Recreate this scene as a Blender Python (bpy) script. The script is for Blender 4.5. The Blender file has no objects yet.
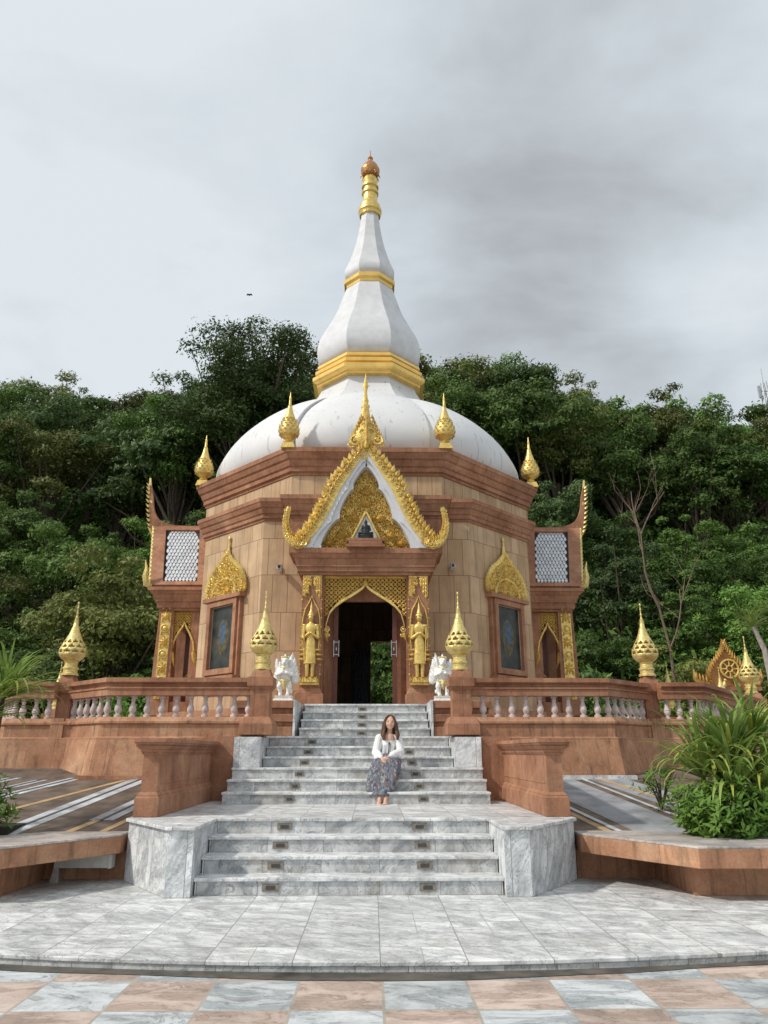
import bpy, math, random
import numpy as np
from mathutils import Vector, Matrix
PI = math.pi
random.seed(7)
scene = bpy.context.scene
col = scene.collection

# ------------------------------------------------------------------ materials
def nd(nt, t, **kw):
    n = nt.nodes.new(t)
    for k, v in kw.items():
        if k in n.inputs: n.inputs[k].default_value = v
        else: setattr(n, k, v)
    return n

def base_mat(name, rough=.7, metallic=0.0, spec=.4):
    m = bpy.data.materials.new(name); m.use_nodes = True
    nt = m.node_tree; b = nt.nodes['Principled BSDF']
    b.inputs['Roughness'].default_value = rough
    b.inputs['Metallic'].default_value = metallic
    b.inputs['Specular IOR Level'].default_value = spec
    return m, nt, b

def pos(nt, scale=(1, 1, 1), rot=(0, 0, 0), loc=(0, 0, 0)):
    g = nd(nt, 'ShaderNodeNewGeometry'); mp = nd(nt, 'ShaderNodeMapping')
    mp.inputs['Scale'].default_value = scale; mp.inputs['Rotation'].default_value = rot
    mp.inputs['Location'].default_value = loc
    nt.links.new(g.outputs['Position'], mp.inputs['Vector'])
    return mp.outputs['Vector']

def wall_uv(nt):
    """(distance along the wall, height) on walls of any bearing"""
    g = nd(nt, 'ShaderNodeNewGeometry')
    cr = nd(nt, 'ShaderNodeVectorMath', operation='CROSS_PRODUCT'); cr.inputs[0].default_value = (0, 0, 1)
    nt.links.new(g.outputs['True Normal'], cr.inputs[1])
    nm = nd(nt, 'ShaderNodeVectorMath', operation='NORMALIZE'); nt.links.new(cr.outputs[0], nm.inputs[0])
    dt = nd(nt, 'ShaderNodeVectorMath', operation='DOT_PRODUCT')
    nt.links.new(nm.outputs[0], dt.inputs[0]); nt.links.new(g.outputs['Position'], dt.inputs[1])
    sp = nd(nt, 'ShaderNodeSeparateXYZ'); nt.links.new(g.outputs['Position'], sp.inputs[0])
    cb = nd(nt, 'ShaderNodeCombineXYZ'); nt.links.new(dt.outputs['Value'], cb.inputs[0]); nt.links.new(sp.outputs['Z'], cb.inputs[1])
    return cb.outputs[0]

def noise(nt, vec, scale, detail=4, rough=.6, dist=0):
    n = nd(nt, 'ShaderNodeTexNoise', Scale=scale, Detail=detail, Roughness=rough, Distortion=dist)
    nt.links.new(vec, n.inputs['Vector']); return n.outputs['Fac']

def ramp(nt, fac, stops):
    r = nd(nt, 'ShaderNodeValToRGB'); e = r.color_ramp.elements
    while len(e) < len(stops): e.new(.5)
    for i, (p, c) in enumerate(stops):
        e[i].position = p; e[i].color = (c[0], c[1], c[2], 1) if not isinstance(c, (int, float)) else (c, c, c, 1)
    nt.links.new(fac, r.inputs[0]); return r.outputs[0]

def mix(nt, a, b, fac, mode='MIX'):
    m = nd(nt, 'ShaderNodeMix', data_type='RGBA', blend_type=mode)
    for s, v in ((6, a), (7, b), (0, fac)):
        if hasattr(v, 'is_output'): nt.links.new(v, m.inputs[s])
        elif isinstance(v, (tuple, list)): m.inputs[s].default_value = (*v[:3], 1)
        else: m.inputs[s].default_value = v
    return m.outputs[2]

def bump(nt, b, h, strength=.3, dist=.01):
    n = nd(nt, 'ShaderNodeBump', Strength=strength, Distance=dist)
    nt.links.new(h, n.inputs['Height']); nt.links.new(n.outputs[0], b.inputs['Normal'])

def mat_stone(name, c1, c2, c3, rough=.8, streak=.7, bs=.35):
    m, nt, b = base_mat(name, rough, spec=.25)
    p = pos(nt)
    n1 = noise(nt, p, 1.3, 6, .65)
    c = ramp(nt, n1, [(.3, c1), (.52, c2), (.75, c3)])
    ps = pos(nt, scale=(7, 7, .7)); n2 = noise(nt, ps, 1.6, 4, .6)     # rain streaks
    c = mix(nt, c, mix(nt, c, (.045, .03, .022), .7), mix(nt, (0, 0, 0), ramp(nt, n2, [(.52, 0), (.72, 1)]), streak * .75))
    n3 = noise(nt, pos(nt, scale=(5, 5, .9), loc=(9, 3, 5)), 1.9, 4, .65)  # pale mineral runs
    c = mix(nt, c, (.62, .42, .3), mix(nt, (0, 0, 0), ramp(nt, n3, [(.60, 0), (.74, 1)]), streak * .45))
    n6 = noise(nt, p, 4.2, 6, .75, .6)
    c = mix(nt, c, ramp(nt, n6, [(.32, .66), (.5, 1.0), (.68, 1.22)]), .75, 'MULTIPLY')
    br = nd(nt, 'ShaderNodeTexBrick', offset=.5, squash=1.0)
    for k_, val in (('Scale', 1), ('Brick Width', 1.15), ('Row Height', 7.3), ('Mortar Size', .006), ('Mortar Smooth', .3)): br.inputs[k_].default_value = val
    br.inputs['Color1'].default_value = (.86, .86, .86, 1); br.inputs['Color2'].default_value = (1.1, 1.08, 1.05, 1); br.inputs['Mortar'].default_value = (.55, .5, .48, 1)
    nt.links.new(wall_uv(nt), br.inputs['Vector'])
    c = mix(nt, c, br.outputs['Color'], .7, 'MULTIPLY')
    n4 = noise(nt, p, 38, 3, .7)
    c = mix(nt, c, ramp(nt, n4, [(.3, .75), (.7, 1.15)]), .6, 'MULTIPLY')
    nt.links.new(c, b.inputs['Base Color'])
    bump(nt, b, n4, bs, .006)
    return m

def mat_marble(name, mode=None, base=(.60, .62, .63), vein=(.17, .19, .21), tw=.5, th_=.5, stain=.5, off=(0, 0, 0), veinrot=(.4, .3, .5), offs=.5, dark=1.0):
    """mode None: slab; 'floor': joints in x,y; 'wall': joints along the wall"""
    m, nt, b = base_mat(name, .42, spec=.5)
    g = pos(nt, rot=veinrot)
    gs = pos(nt, scale=(1.0, 1.0, 1.0), rot=veinrot)
    jx = None
    if mode:
        v = pos(nt, loc=off) if mode == 'floor' else wall_uv(nt)
        br = nd(nt, 'ShaderNodeTexBrick', offset=offs, squash=1.0)
        br.inputs['Scale'].default_value = 1; br.inputs['Brick Width'].default_value = tw; br.inputs['Row Height'].default_value = th_
        br.inputs['Mortar Size'].default_value = .0035; br.inputs['Mortar Smooth'].default_value = .1
        br.inputs['Color1'].default_value = (0, 0, 0, 1); br.inputs['Color2'].default_value = (1, 1, 1, 1); br.inputs['Mortar'].default_value = (.5, .5, .5, 1)
        nt.links.new(v, br.inputs['Vector'])
        jx = br
        ad = nd(nt, 'ShaderNodeVectorMath', operation='MULTIPLY_ADD'); ad.inputs[1].default_value = (5, 7, 3)
        nt.links.new(br.outputs['Color'], ad.inputs[0]); nt.links.new(g, ad.inputs[2]); g = ad.outputs[0]
    mp = nd(nt, 'ShaderNodeMapping'); mp.inputs['Scale'].default_value = (1.1, 2.1, 1.4); nt.links.new(g, mp.inputs[0]); g2 = mp.outputs[0]
    n1 = noise(nt, g2, .9, 7, .62, 1.6)
    # thin veins where the warped noise crosses its middle
    sub = nd(nt, 'ShaderNodeMath', operation='SUBTRACT'); nt.links.new(n1, sub.inputs[0]); sub.inputs[1].default_value = .5
    ab = nd(nt, 'ShaderNodeMath', operation='ABSOLUTE'); nt.links.new(sub.outputs[0], ab.inputs[0])
    vn = ramp(nt, ab.outputs[0], [(0, 1), (.022, .55), (.09, 0)])
    n2 = noise(nt, g2, 1.7, 8, .7, .9)
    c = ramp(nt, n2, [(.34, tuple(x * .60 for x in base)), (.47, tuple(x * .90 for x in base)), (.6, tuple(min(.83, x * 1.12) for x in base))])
    c = mix(nt, c, vein, mix(nt, (0, 0, 0), vn, .5))
    nb = noise(nt, g2, 2.3, 6, .6, 2.2)
    sb = nd(nt, 'ShaderNodeMath', operation='SUBTRACT'); nt.links.new(nb, sb.inputs[0]); sb.inputs[1].default_value = .53
    abb = nd(nt, 'ShaderNodeMath', operation='ABSOLUTE'); nt.links.new(sb.outputs[0], abb.inputs[0])
    c = mix(nt, c, tuple(x * .55 for x in vein), mix(nt, (0, 0, 0), ramp(nt, abb.outputs[0], [(0, 1), (.006, .8), (.016, 0)]), .6))
    n3 = noise(nt, pos(nt, loc=(3, 1, 7)), 1.4, 5, .7, .4)
    c = mix(nt, c, (.34, .25, .15), mix(nt, (0, 0, 0), ramp(nt, n3, [(.56, 0), (.74, .6)]), stain))
    if jx:
        tone = mix(nt, c, ramp(nt, jx.outputs['Color'], [(0, .80), (.5, .97), (1, 1.08)]), .8, 'MULTIPLY')
        c = mix(nt, tone, (.24, .225, .20), jx.outputs['Fac'])
        if mode == 'floor':
            b2 = nd(nt, 'ShaderNodeTexBrick', offset=0.0, squash=1.0)
            for k_, val in (('Scale', 1), ('Brick Width', tw / 2), ('Row Height', th_ / 2 if th_ < .5 else th_), ('Mortar Size', .0028), ('Mortar Smooth', .1)): b2.inputs[k_].default_value = val
            nt.links.new(v, b2.inputs['Vector'])
            msk = mix(nt, ramp(nt, jx.outputs['Color'], [(.52, 0), (.56, 1)]), b2.outputs['Fac'], 1.0, 'MULTIPLY')
            c = mix(nt, c, (.30, .285, .26), msk)
        bump(nt, b, ramp(nt, jx.outputs['Fac'], [(0, 1), (1, 0)]), .5, .004)
    n5 = noise(nt, pos(nt), 5, 8, .78)
    c = mix(nt, c, ramp(nt, n5, [(.34, .80 * dark), (.48, 1.0 * dark), (.65, 1.04 * dark)]), .8, 'MULTIPLY')
    nt.links.new(c, b.inputs['Base Color'])
    nt.links.new(ramp(nt, n5, [(.3, .32), (.7, .6)]), b.inputs['Roughness'])
    return m

def mat_simple(name, c, rough=.6, metallic=0, var=.25, scale=12, bs=.0, spec=.4, c2=None):
    m, nt, b = base_mat(name, rough, metallic, spec)
    n = noise(nt, pos(nt), scale, 4, .6)
    c2 = c2 or tuple(min(1, x * (1 + var)) for x in c)
    cc = ramp(nt, n, [(.3, tuple(x * (1 - var) for x in c)), (.7, c2)])
    nt.links.new(cc, b.inputs['Base Color'])
    if bs: bump(nt, b, n, bs, .01)
    return m

BROWN = mat_stone('red_sandstone', (.27, .122, .070), (.385, .190, .112), (.48, .28, .175), streak=.6)
BROWN_D = mat_stone('weathered_sandstone', (.31, .15, .085), (.44, .235, .14), (.54, .34, .215), streak=1.0)

def mat_walltile():
    m, nt, b = base_mat('tan_stone_cladding', .8, spec=.2)
    v = wall_uv(nt)
    br = nd(nt, 'ShaderNodeTexBrick', offset=.37, squash=1.0)
    for k, val in (('Scale', 1), ('Brick Width', .36), ('Row Height', .90), ('Mortar Size', .007), ('Mortar Smooth', .2)): br.inputs[k].default_value = val
    br.inputs['Color1'].default_value = (.47, .315, .185, 1); br.inputs['Color2'].default_value = (.59, .42, .265, 1); br.inputs['Mortar'].default_value = (.22, .125, .075, 1)
    nt.links.new(v, br.inputs['Vector'])
    n2 = noise(nt, pos(nt, scale=(4, 4, .35)), 1.9, 5, .65)
    c = mix(nt, br.outputs['Color'], (.27, .17, .11), mix(nt, (0, 0, 0), ramp(nt, n2, [(.48, 0), (.74, 1)]), .6))
    n3 = noise(nt, pos(nt), 2.2, 5, .6)
    c = mix(nt, c, ramp(nt, n3, [(.3, .8), (.7, 1.12)]), .8, 'MULTIPLY')
    nt.links.new(c, b.inputs['Base Color'])
    bump(nt, b, ramp(nt, br.outputs['Fac'], [(0, 1), (1, 0)]), .5, .006)
    return m
TAN = mat_walltile()

def mat_white_dome():
    m, nt, b = base_mat('white_dome_paint', .55, spec=.4)
    n = noise(nt, pos(nt, scale=(6, 6, .22)), 1.7, 4, .6)
    c = ramp(nt, n, [(.595, (.70, .70, .70)), (.66, (.52, .52, .52)), (.78, (.20, .20, .21))])
    n2 = noise(nt, pos(nt), .8, 4, .6)
    c = mix(nt, c, ramp(nt, n2, [(.3, (.86, .86, .88)), (.7, (1, 1, 1))]), .9, 'MULTIPLY')
    nt.links.new(c, b.inputs['Base Color']); return m
DOME = mat_white_dome()
WHITE = mat_simple('white_paint', (.62, .62, .64), .5, var=.10, scale=3)
WHITEST = mat_simple('white_statue_paint', (.78, .77, .74), .45, var=.16, scale=20, bs=.2)
BALU = mat_simple('pinkish_white_paint', (.56, .47, .45), .65, var=.22, scale=9)

def mat_gold(name, c, bs, sc, met=.62, rough=.36):
    m, nt, b = base_mat(name, rough, met, .5)
    vo = nd(nt, 'ShaderNodeTexVoronoi', Scale=sc); nt.links.new(pos(nt), vo.inputs['Vector'])
    n = noise(nt, pos(nt), sc * .45, 4, .6)
    n2 = noise(nt, pos(nt), 3.0, 4, .6)
    cc = ramp(nt, n, [(.3, tuple(x * .62 for x in c)), (.62, c)])
    cc = mix(nt, cc, (c[0] * .55, c[1] * .45, c[2] * .6), mix(nt, (0, 0, 0), ramp(nt, n2, [(.5, 0), (.75, .8)]), .7))
    nt.links.new(cc, b.inputs['Base Color'])
    bump(nt, b, vo.outputs['Distance'], bs, .012)
    return m
GOLD = mat_gold('gold_paint', (.86, .62, .19), .25, 24, .55, .38)
GOLDR = mat_gold('carved_gold', (.82, .57, .16), .8, 30, .42, .45)
GOLDP = mat_gold('pale_gold_paint', (.80, .64, .24), .5, 26, .42, .45)
GOLDB = mat_simple('smooth_gold_paint', (.80, .54, .16), .36, .6, .12, 4)
BLACKST = mat_simple('dark_bronze', (.03, .035, .035), .4, .4, .3)
GLASSD = None
def mat_glass_dark():
    m, nt, b = base_mat('dark_window_glass', .32, spec=.25)
    v = pos(nt)
    c = ramp(nt, noise(nt, v, 3.2, 4, .6), [(.35, (.018, .022, .022)), (.6, (.05, .055, .045)), (.75, (.09, .075, .05))])
    nt.links.new(c, b.inputs['Base Color']); return m
GLASSD = mat_glass_dark()
HALO = mat_simple('blue_painted_oval', (.07, .10, .14), .4, var=.5, scale=9, spec=.2)
HALO2 = mat_simple('green_painted_oval', (.035, .06, .04), .4, var=.5, scale=9, c2=(.16, .11, .04))
TILE = mat_simple('silver_roof_tile', (.60, .62, .65), .35, .1, .22, 5)
TILEB = mat_simple('dark_tile_gap', (.03, .03, .035), .8)
METAL = mat_simple('brushed_metal', (.5, .5, .5), .3, .8)
DARKWOOD = mat_simple('dark_red_wood', (.13, .045, .03), .5, var=.25)
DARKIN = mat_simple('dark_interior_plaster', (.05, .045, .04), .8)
DARKPL = mat_simple('camera_black_plastic', (.02, .02, .02), .4)
LIGHTPL = mat_simple('camera_white_plastic', (.6, .6, .58), .4, var=.05)
STEPLT = mat_simple('grey_brown_plate', (.22, .195, .16), .5, .2, .3, 30)
STEPIN = mat_simple('dark_plate_inset', (.06, .055, .05), .4)
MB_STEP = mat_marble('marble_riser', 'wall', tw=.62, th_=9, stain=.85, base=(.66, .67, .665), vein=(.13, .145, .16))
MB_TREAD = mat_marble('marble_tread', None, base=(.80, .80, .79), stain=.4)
MB_CHEEK = mat_marble('marble_cladding', 'wall', tw=.47, th_=.95, base=(.72, .735, .745), stain=.15, veinrot=(1.2, .2, .9))
MB_PAVE = mat_marble('marble_paving', 'floor', tw=.61, th_=.43, base=(.72, .725, .72), vein=(.20, .22, .23), stain=.45, off=(.32, .20, 0), offs=0.0)
MB_LAND = mat_marble('marble_landing', 'floor', tw=.60, th_=.62, base=(.76, .765, .76), stain=.55, offs=0)

def mat_checker():
    m, nt, b = base_mat('pink_grey_paving', .55, spec=.35)
    W, H = .553, .60
    v = pos(nt, scale=(1 / W, 1 / H, 1), loc=(-.303 / W + 40, -5.07 / H + 40, .5))
    ck = nd(nt, 'ShaderNodeTexChecker', Scale=1.0); nt.links.new(v, ck.inputs['Vector'])
    ck.inputs['Color1'].default_value = (1, 1, 1, 1); ck.inputs['Color2'].default_value = (0, 0, 0, 1)
    br = nd(nt, 'ShaderNodeTexBrick', offset=0.0, squash=1.0)
    for k, val in (('Scale', 1), ('Brick Width', 1), ('Row Height', 1), ('Mortar Size', .018), ('Mortar Smooth', .3)): br.inputs[k].default_value = val
    br.inputs['Color1'].default_value = (0, 0, 0, 1); br.inputs['Color2'].default_value = (1, 1, 1, 1)
    nt.links.new(v, br.inputs['Vector'])
    ad = nd(nt, 'ShaderNodeVectorMath', operation='MULTIPLY_ADD'); ad.inputs[1].default_value = (5, 7, 3)
    nt.links.new(br.outputs['Color'], ad.inputs[0]); nt.links.new(pos(nt, scale=(1, 2.4, 1), rot=(0, 0, .5)), ad.inputs[2]); g = ad.outputs[0]
    n = noise(nt, g, 1.6, 8, .68, 1.4)
    grey = ramp(nt, n, [(.34, (.28, .32, .335)), (.48, (.47, .50, .515)), (.62, (.62, .64, .645))])
    pink = ramp(nt, n, [(.34, (.36, .27, .225)), (.48, (.50, .385, .325)), (.62, (.60, .49, .43))])
    sub = nd(nt, 'ShaderNodeMath', operation='SUBTRACT'); nt.links.new(n, sub.inputs[0]); sub.inputs[1].default_value = .47
    ab = nd(nt, 'ShaderNodeMath', operation='ABSOLUTE'); nt.links.new(sub.outputs[0], ab.inputs[0])
    vn = ramp(nt, ab.outputs[0], [(0, .7), (.018, 0)])
    c = mix(nt, grey, pink, ck.outputs['Color'])
    c = mix(nt, c, (.16, .12, .10), vn)
    c = mix(nt, c, ramp(nt, br.outputs['Color'], [(0, .84), (1, 1.08)]), .9, 'MULTIPLY')
    c = mix(nt, c, (.40, .36, .31), br.outputs['Fac'])
    n5 = noise(nt, pos(nt), 3.4, 7, .75)
    c = mix(nt, c, ramp(nt, n5, [(.34, .62), (.52, .98), (.7, 1.05)]), .85, 'MULTIPLY')
    nt.links.new(c, b.inputs['Base Color']); return m
PAVE2 = mat_checker()
WETDARK = mat_simple('wet_silt', (.045, .04, .033), .4, var=.5, scale=4, c2=(.15, .135, .11))
SOIL = mat_simple('forest_soil', (.025, .028, .014), .95, var=.4, scale=2)
GRASSY = mat_simple('dull_grass_ground', (.07, .09, .035), .95, var=.4, scale=3)
APRON = mat_simple('brown_roofing_felt', (.13, .095, .072), .75, var=.5, scale=3.5, bs=.3)
APRONG = mat_simple('grey_roofing_felt', (.27, .28, .30), .6, var=.4, scale=2.5)
STRIPW = mat_simple('pale_sealing_strip', (.44, .46, .48), .5, var=.45, scale=3)
STRIPO = mat_simple('ochre_sealing_strip', (.42, .28, .14), .6, var=.25, scale=5)
STRIPD = mat_simple('dark_sealant', (.08, .085, .09), .5)
BARK = mat_simple('bark', (.085, .062, .046), .9, var=.4, scale=8, bs=.5)
BARKR = mat_simple('reddish_bark', (.20, .14, .105), .9, var=.35, scale=8, bs=.4)

def mat_leaf(name, c1, c2, var=.45, trans=.22):
    m = bpy.data.materials.new(name); m.use_nodes = True; nt = m.node_tree
    b = nt.nodes['Principled BSDF']; out = nt.nodes['Material Output']
    b.inputs['Roughness'].default_value = .55; b.inputs['Specular IOR Level'].default_value = .25
    oi = nd(nt, 'ShaderNodeObjectInfo')
    n = noise(nt, pos(nt), 1.1, 5, .7)
    c = ramp(nt, n, [(.32, c1), (.68, c2)])
    hs = nd(nt, 'ShaderNodeHueSaturation')
    mr = nd(nt, 'ShaderNodeMapRange'); mr.inputs['To Min'].default_value = 1 - var; mr.inputs['To Max'].default_value = 1 + var
    nt.links.new(oi.outputs['Random'], mr.inputs[0]); nt.links.new(mr.outputs[0], hs.inputs['Value'])
    nt.links.new(c, hs.inputs['Color'])
    nt.links.new(hs.outputs[0], b.inputs['Base Color'])
    if trans:
        t = nd(nt, 'ShaderNodeBsdfTranslucent'); nt.links.new(hs.outputs[0], t.inputs[0])
        mx = nd(nt, 'ShaderNodeMixShader', Fac=trans)
        nt.links.new(b.outputs[0], mx.inputs[1]); nt.links.new(t.outputs[0], mx.inputs[2]); nt.links.new(mx.outputs[0], out.inputs[0])
    return m
LEAF_D = mat_leaf('dark_leaves', (.060, .112, .026), (.135, .208, .050))
LEAF_M = mat_leaf('mid_leaves', (.074, .155, .030), (.175, .290, .062))
LEAF_B = mat_leaf('bluish_leaves', (.066, .120, .038), (.140, .210, .072))
LEAF_O = mat_leaf('olive_leaves', (.092, .112, .028), (.185, .205, .056))
LEAF_P = mat_leaf('shrub_leaves', (.075, .16, .025), (.19, .32, .06), .1, .3)
STRAP = mat_leaf('strap_leaves', (.12, .22, .04), (.34, .43, .12), .1, .3)
STRAPY = mat_leaf('yellowish_strap_leaves', (.30, .34, .05), (.48, .50, .12), .1, .3)
POT = mat_simple('terracotta', (.28, .11, .06), .8)

# ------------------------------------------------------------------ mesh builder
class MB:
    def __init__(s, off=(0, 0, 0), mirror=False):
        s.v = []; s.f = []; s.off = Vector(off); s.mir = mirror
    def add(s, vs, fs):
        n = len(s.v); s.v += [tuple(v) for v in vs]; s.f += [tuple(i + n for i in f) for f in fs]
    def box(s, x0, x1, y0, y1, z0, z1):
        if x0 > x1: x0, x1 = x1, x0
        s.add([(x0, y0, z0), (x1, y0, z0), (x1, y1, z0), (x0, y1, z0), (x0, y0, z1), (x1, y0, z1), (x1, y1, z1), (x0, y1, z1)],
              [(3, 2, 1, 0), (4, 5, 6, 7), (0, 1, 5, 4), (1, 2, 6, 5), (2, 3, 7, 6), (3, 0, 4, 7)])
    def frustum(s, cx, cy, a0, b0, z0, a1, b1, z1):
        v = [(cx + sx * a0, cy + sy * b0, z0) for sx, sy in ((-1, -1), (1, -1), (1, 1), (-1, 1))] + [(cx + sx * a1, cy + sy * b1, z1) for sx, sy in ((-1, -1), (1, -1), (1, 1), (-1, 1))]
        s.add(v, [(3, 2, 1, 0), (4, 5, 6, 7), (0, 1, 5, 4), (1, 2, 6, 5), (2, 3, 7, 6), (3, 0, 4, 7)])
    def prism(s, poly, z0, z1):
        n = len(poly)
        s.add([(x, y, z0) for x, y in poly] + [(x, y, z1) for x, y in poly],
              [tuple(range(n - 1, -1, -1)), tuple(range(n, 2 * n))] + [(i, (i + 1) % n, n + (i + 1) % n, n + i) for i in range(n)])
    def prismy(s, poly, y0, y1):
        """polygon in x,z (counter-clockwise seen from -y) pushed from y0 (front) to y1"""
        n = len(poly)
        s.add([(x, y0, z) for x, z in poly] + [(x, y1, z) for x, z in poly],
              [tuple(range(n)), tuple(range(2 * n - 1, n - 1, -1))] + [((i + 1) % n, i, n + i, n + (i + 1) % n) for i in range(n)])
    def strip_y(s, outer, inner, y0, y1):
        """band between two polylines in x,z given depth"""
        n = len(outer)
        for i in range(n - 1):
            q = [outer[i], outer[i + 1], inner[i + 1], inner[i]]
            s.add([(x, y0, z) for x, z in q] + [(x, y1, z) for x, z in q],
                  [(0, 1, 2, 3), (7, 6, 5, 4), (0, 4, 5, 1), (2, 6, 7, 3)] + ([(3, 7, 4, 0)] if i == 0 else []) + ([(1, 5, 6, 2)] if i == n - 2 else []))
    def sweep(s, plan, prof, closed=True, cprof=False):
        n = len(plan); off = []
        for i in range(n):
            def nrm(a, b):
                d = Vector((b[0] - a[0], b[1] - a[1])); d.normalize(); return Vector((d.y, -d.x))
            p = plan[i]
            if closed or 0 < i < n - 1:
                n1 = nrm(plan[i - 1], p); n2 = nrm(p, plan[(i + 1) % n]); o = (n1 + n2) / (1 + n1.dot(n2))
            elif i == 0: o = nrm(p, plan[1])
            else: o = nrm(plan[-2], p)
            off.append(o)
        m = len(prof); vs = []
        for i in range(n):
            for o, z in prof: vs.append((plan[i][0] + off[i].x * o, plan[i][1] + off[i].y * o, z))
        fs = []
        for i in range(n if closed else n - 1):
            j = (i + 1) % n
            for k in range(m if cprof else m - 1):
                l = (k + 1) % m
                fs.append((i * m + k, j * m + k, j * m + l, i * m + l))
        if not closed and cprof:
            fs.append(tuple(range(m))); fs.append(tuple((n - 1) * m + k for k in range(m - 1, -1, -1)))
        s.add(vs, fs)
    def lathe(s, prof, n=16, c=(0, 0), phase=0, skip=None, sx=1, sy=1):
        vs = []; fs = []
        for r, z in prof:
            for k in range(n):
                a = phase + 2 * PI * k / n; vs.append((c[0] + r * math.cos(a) * sx, c[1] + r * math.sin(a) * sy, z))
        for i in range(len(prof) - 1):
            for k in range(n):
                if skip and skip(i, k): continue
                l = (k + 1) % n; fs.append((i * n + k, i * n + l, (i + 1) * n + l, (i + 1) * n + k))
        if prof[0][0] > 1e-4: fs.append(tuple(range(n - 1, -1, -1)))
        if prof[-1][0] > 1e-4: fs.append(tuple((len(prof) - 1) * n + k for k in range(n)))
        s.add(vs, fs)
    def tube(s, pts, rad, n=6, flat=1.0):
        pts = [Vector(p) for p in pts]; m = len(pts)
        if isinstance(rad, (int, float)): rad = [rad] * m
        vs = []; fs = []; prev = None
        for i in range(m):
            t = (pts[min(i + 1, m - 1)] - pts[max(i - 1, 0)]).normalized()
            if prev is None:
                a = t.cross(Vector((0, 1, 0)));
                if a.length < .1: a = t.cross(Vector((1, 0, 0)))
            else: a = prev - t * prev.dot(t)
            a.normalize(); prev = a; b = t.cross(a)
            for k in range(n):
                w = 2 * PI * k / n; vs.append(pts[i] + a * math.cos(w) * rad[i] + b * math.sin(w) * rad[i] * flat)
        for i in range(m - 1):
            for k in range(n):
                l = (k + 1) % n; fs.append((i * n + k, i * n + l, (i + 1) * n + l, (i + 1) * n + k))
        fs.append(tuple(range(n - 1, -1, -1))); fs.append(tuple((m - 1) * n + k for k in range(n)))
        s.add(vs, fs)
    def ell(s, c, r, n=10, m=7, rot=None):
        if isinstance(r, (int, float)): r = (r, r, r)
        vs = [Vector((0, 0, -1))]; fs = []
        for i in range(1, m):
            p = -PI / 2 + PI * i / m
            for k in range(n): a = 2 * PI * k / n; vs.append(Vector((math.cos(p) * math.cos(a), math.cos(p) * math.sin(a), math.sin(p))))
        vs.append(Vector((0, 0, 1)))
        for k in range(n): fs.append((0, 1 + (k + 1) % n, 1 + k)); fs.append((len(vs) - 1, 1 + (m - 2) * n + k, 1 + (m - 2) * n + (k + 1) % n))
        for i in range(m - 2):
            for k in range(n): l = (k + 1) % n; fs.append((1 + i * n + k, 1 + i * n + l, 1 + (i + 1) * n + l, 1 + (i + 1) * n + k))
        out = []
        for v in vs:
            w = Vector((v.x * r[0], v.y * r[1], v.z * r[2]))
            if rot: w = rot @ w
            out.append(w + Vector(c))
        s.add(out, fs)
    def caps(s, p0, p1, r0, r1, n=10):
        """tapered limb with round ends"""
        s.tube([p0, p1], [r0, r1], n); s.ell(p0, r0, n, 6); s.ell(p1, r1, n, 6)
    def flame(s, x, z, ang, L, W, th=.03, y=0, curl=.25):
        """raised leaf, base at x,z pointing along ang (radians, in the x,z plane), facing -y"""
        pr = [(0, .25), (.18, .5), (.42, .46), (.7, .26), (1, 0)]
        ca, sa = math.cos(ang), math.sin(ang)
        vs = []; 
        def P(t, w, yy):
            bend = curl * t * t * L
            a, b = t * L, w + bend
            return (x + a * ca - b * sa, y + yy, z + a * sa + b * ca)
        n = len(pr)
        for t, w in pr: vs.append(P(t, -w * W, 0))
        for t, w in pr: vs.append(P(t, 0 if t < 1 else .001, -th * (1 if t < 1 else .2)))
        for t, w in pr: vs.append(P(t, w * W, 0))
        fs = []
        for i in range(n - 1):
            fs.append((i, i + 1, n + i + 1, n + i)); fs.append((n + i, n + i + 1, 2 * n + i + 1, 2 * n + i))
        s.add(vs, fs)
    def scroll(s, x, z, r, a0=0, d=1, y=0, t=.3, turns=1.35):
        pts = []; rr = []
        N = 11
        for i in range(N):
            q = i / (N - 1); a = a0 + d * q * turns * 2 * PI; R = r * (1 - .78 * q)
            pts.append((x + R * math.cos(a), y - r * .12 * q, z + R * math.sin(a))); rr.append(r * t * (.45 + .55 * math.sin(PI * min(1, q + .15))))
        s.tube(pts, rr, 5)
        s.ell((x, y - r * .1, z), r * .26, 6, 4)
    def rotz(s, a, c=(0, 0), start=0):
        ca, sa = math.cos(a), math.sin(a)
        for i in range(start, len(s.v)):
            x, y, z = s.v[i]; x -= c[0]; y -= c[1]; s.v[i] = (c[0] + x * ca - y * sa, c[1] + x * sa + y * ca, z)
    def build(s, name, mat, parent=None, origin=None, smooth=None, label=None, bevel=0):
        me = bpy.data.meshes.new(name)
        o0 = Vector(origin) if origin is not None else (ORG.get(parent.name, Vector((0, 0, 0))) if parent else Vector((0, 0, 0)))
        vs = []
        for v in s.v:
            w = Vector(v) + s.off
            if s.mir: w.x = 2 * BX - w.x
            vs.append(w - o0)
        fs = [tuple(reversed(f)) for f in s.f] if s.mir else s.f
        me.from_pydata([tuple(v) for v in vs], [], fs)
        me.materials.append(mat)
        if smooth is not None:
            me.polygons.foreach_set('use_smooth', [True] * len(me.polygons))
            me.set_sharp_from_angle(angle=math.radians(smooth))
        me.update()
        o = bpy.data.objects.new(name, me); col.objects.link(o)
        if parent:
            o.parent = parent; ORG[o.name] = o0
        elif origin is not None:
            o.location = o0; ORG[o.name] = o0
        if bevel:
            bv = o.modifiers.new('bevel', 'BEVEL'); bv.width = bevel; bv.segments = 2; bv.limit_method = 'ANGLE'; bv.angle_limit = math.radians(40)
        if label: o['label'] = label
        return o
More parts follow.
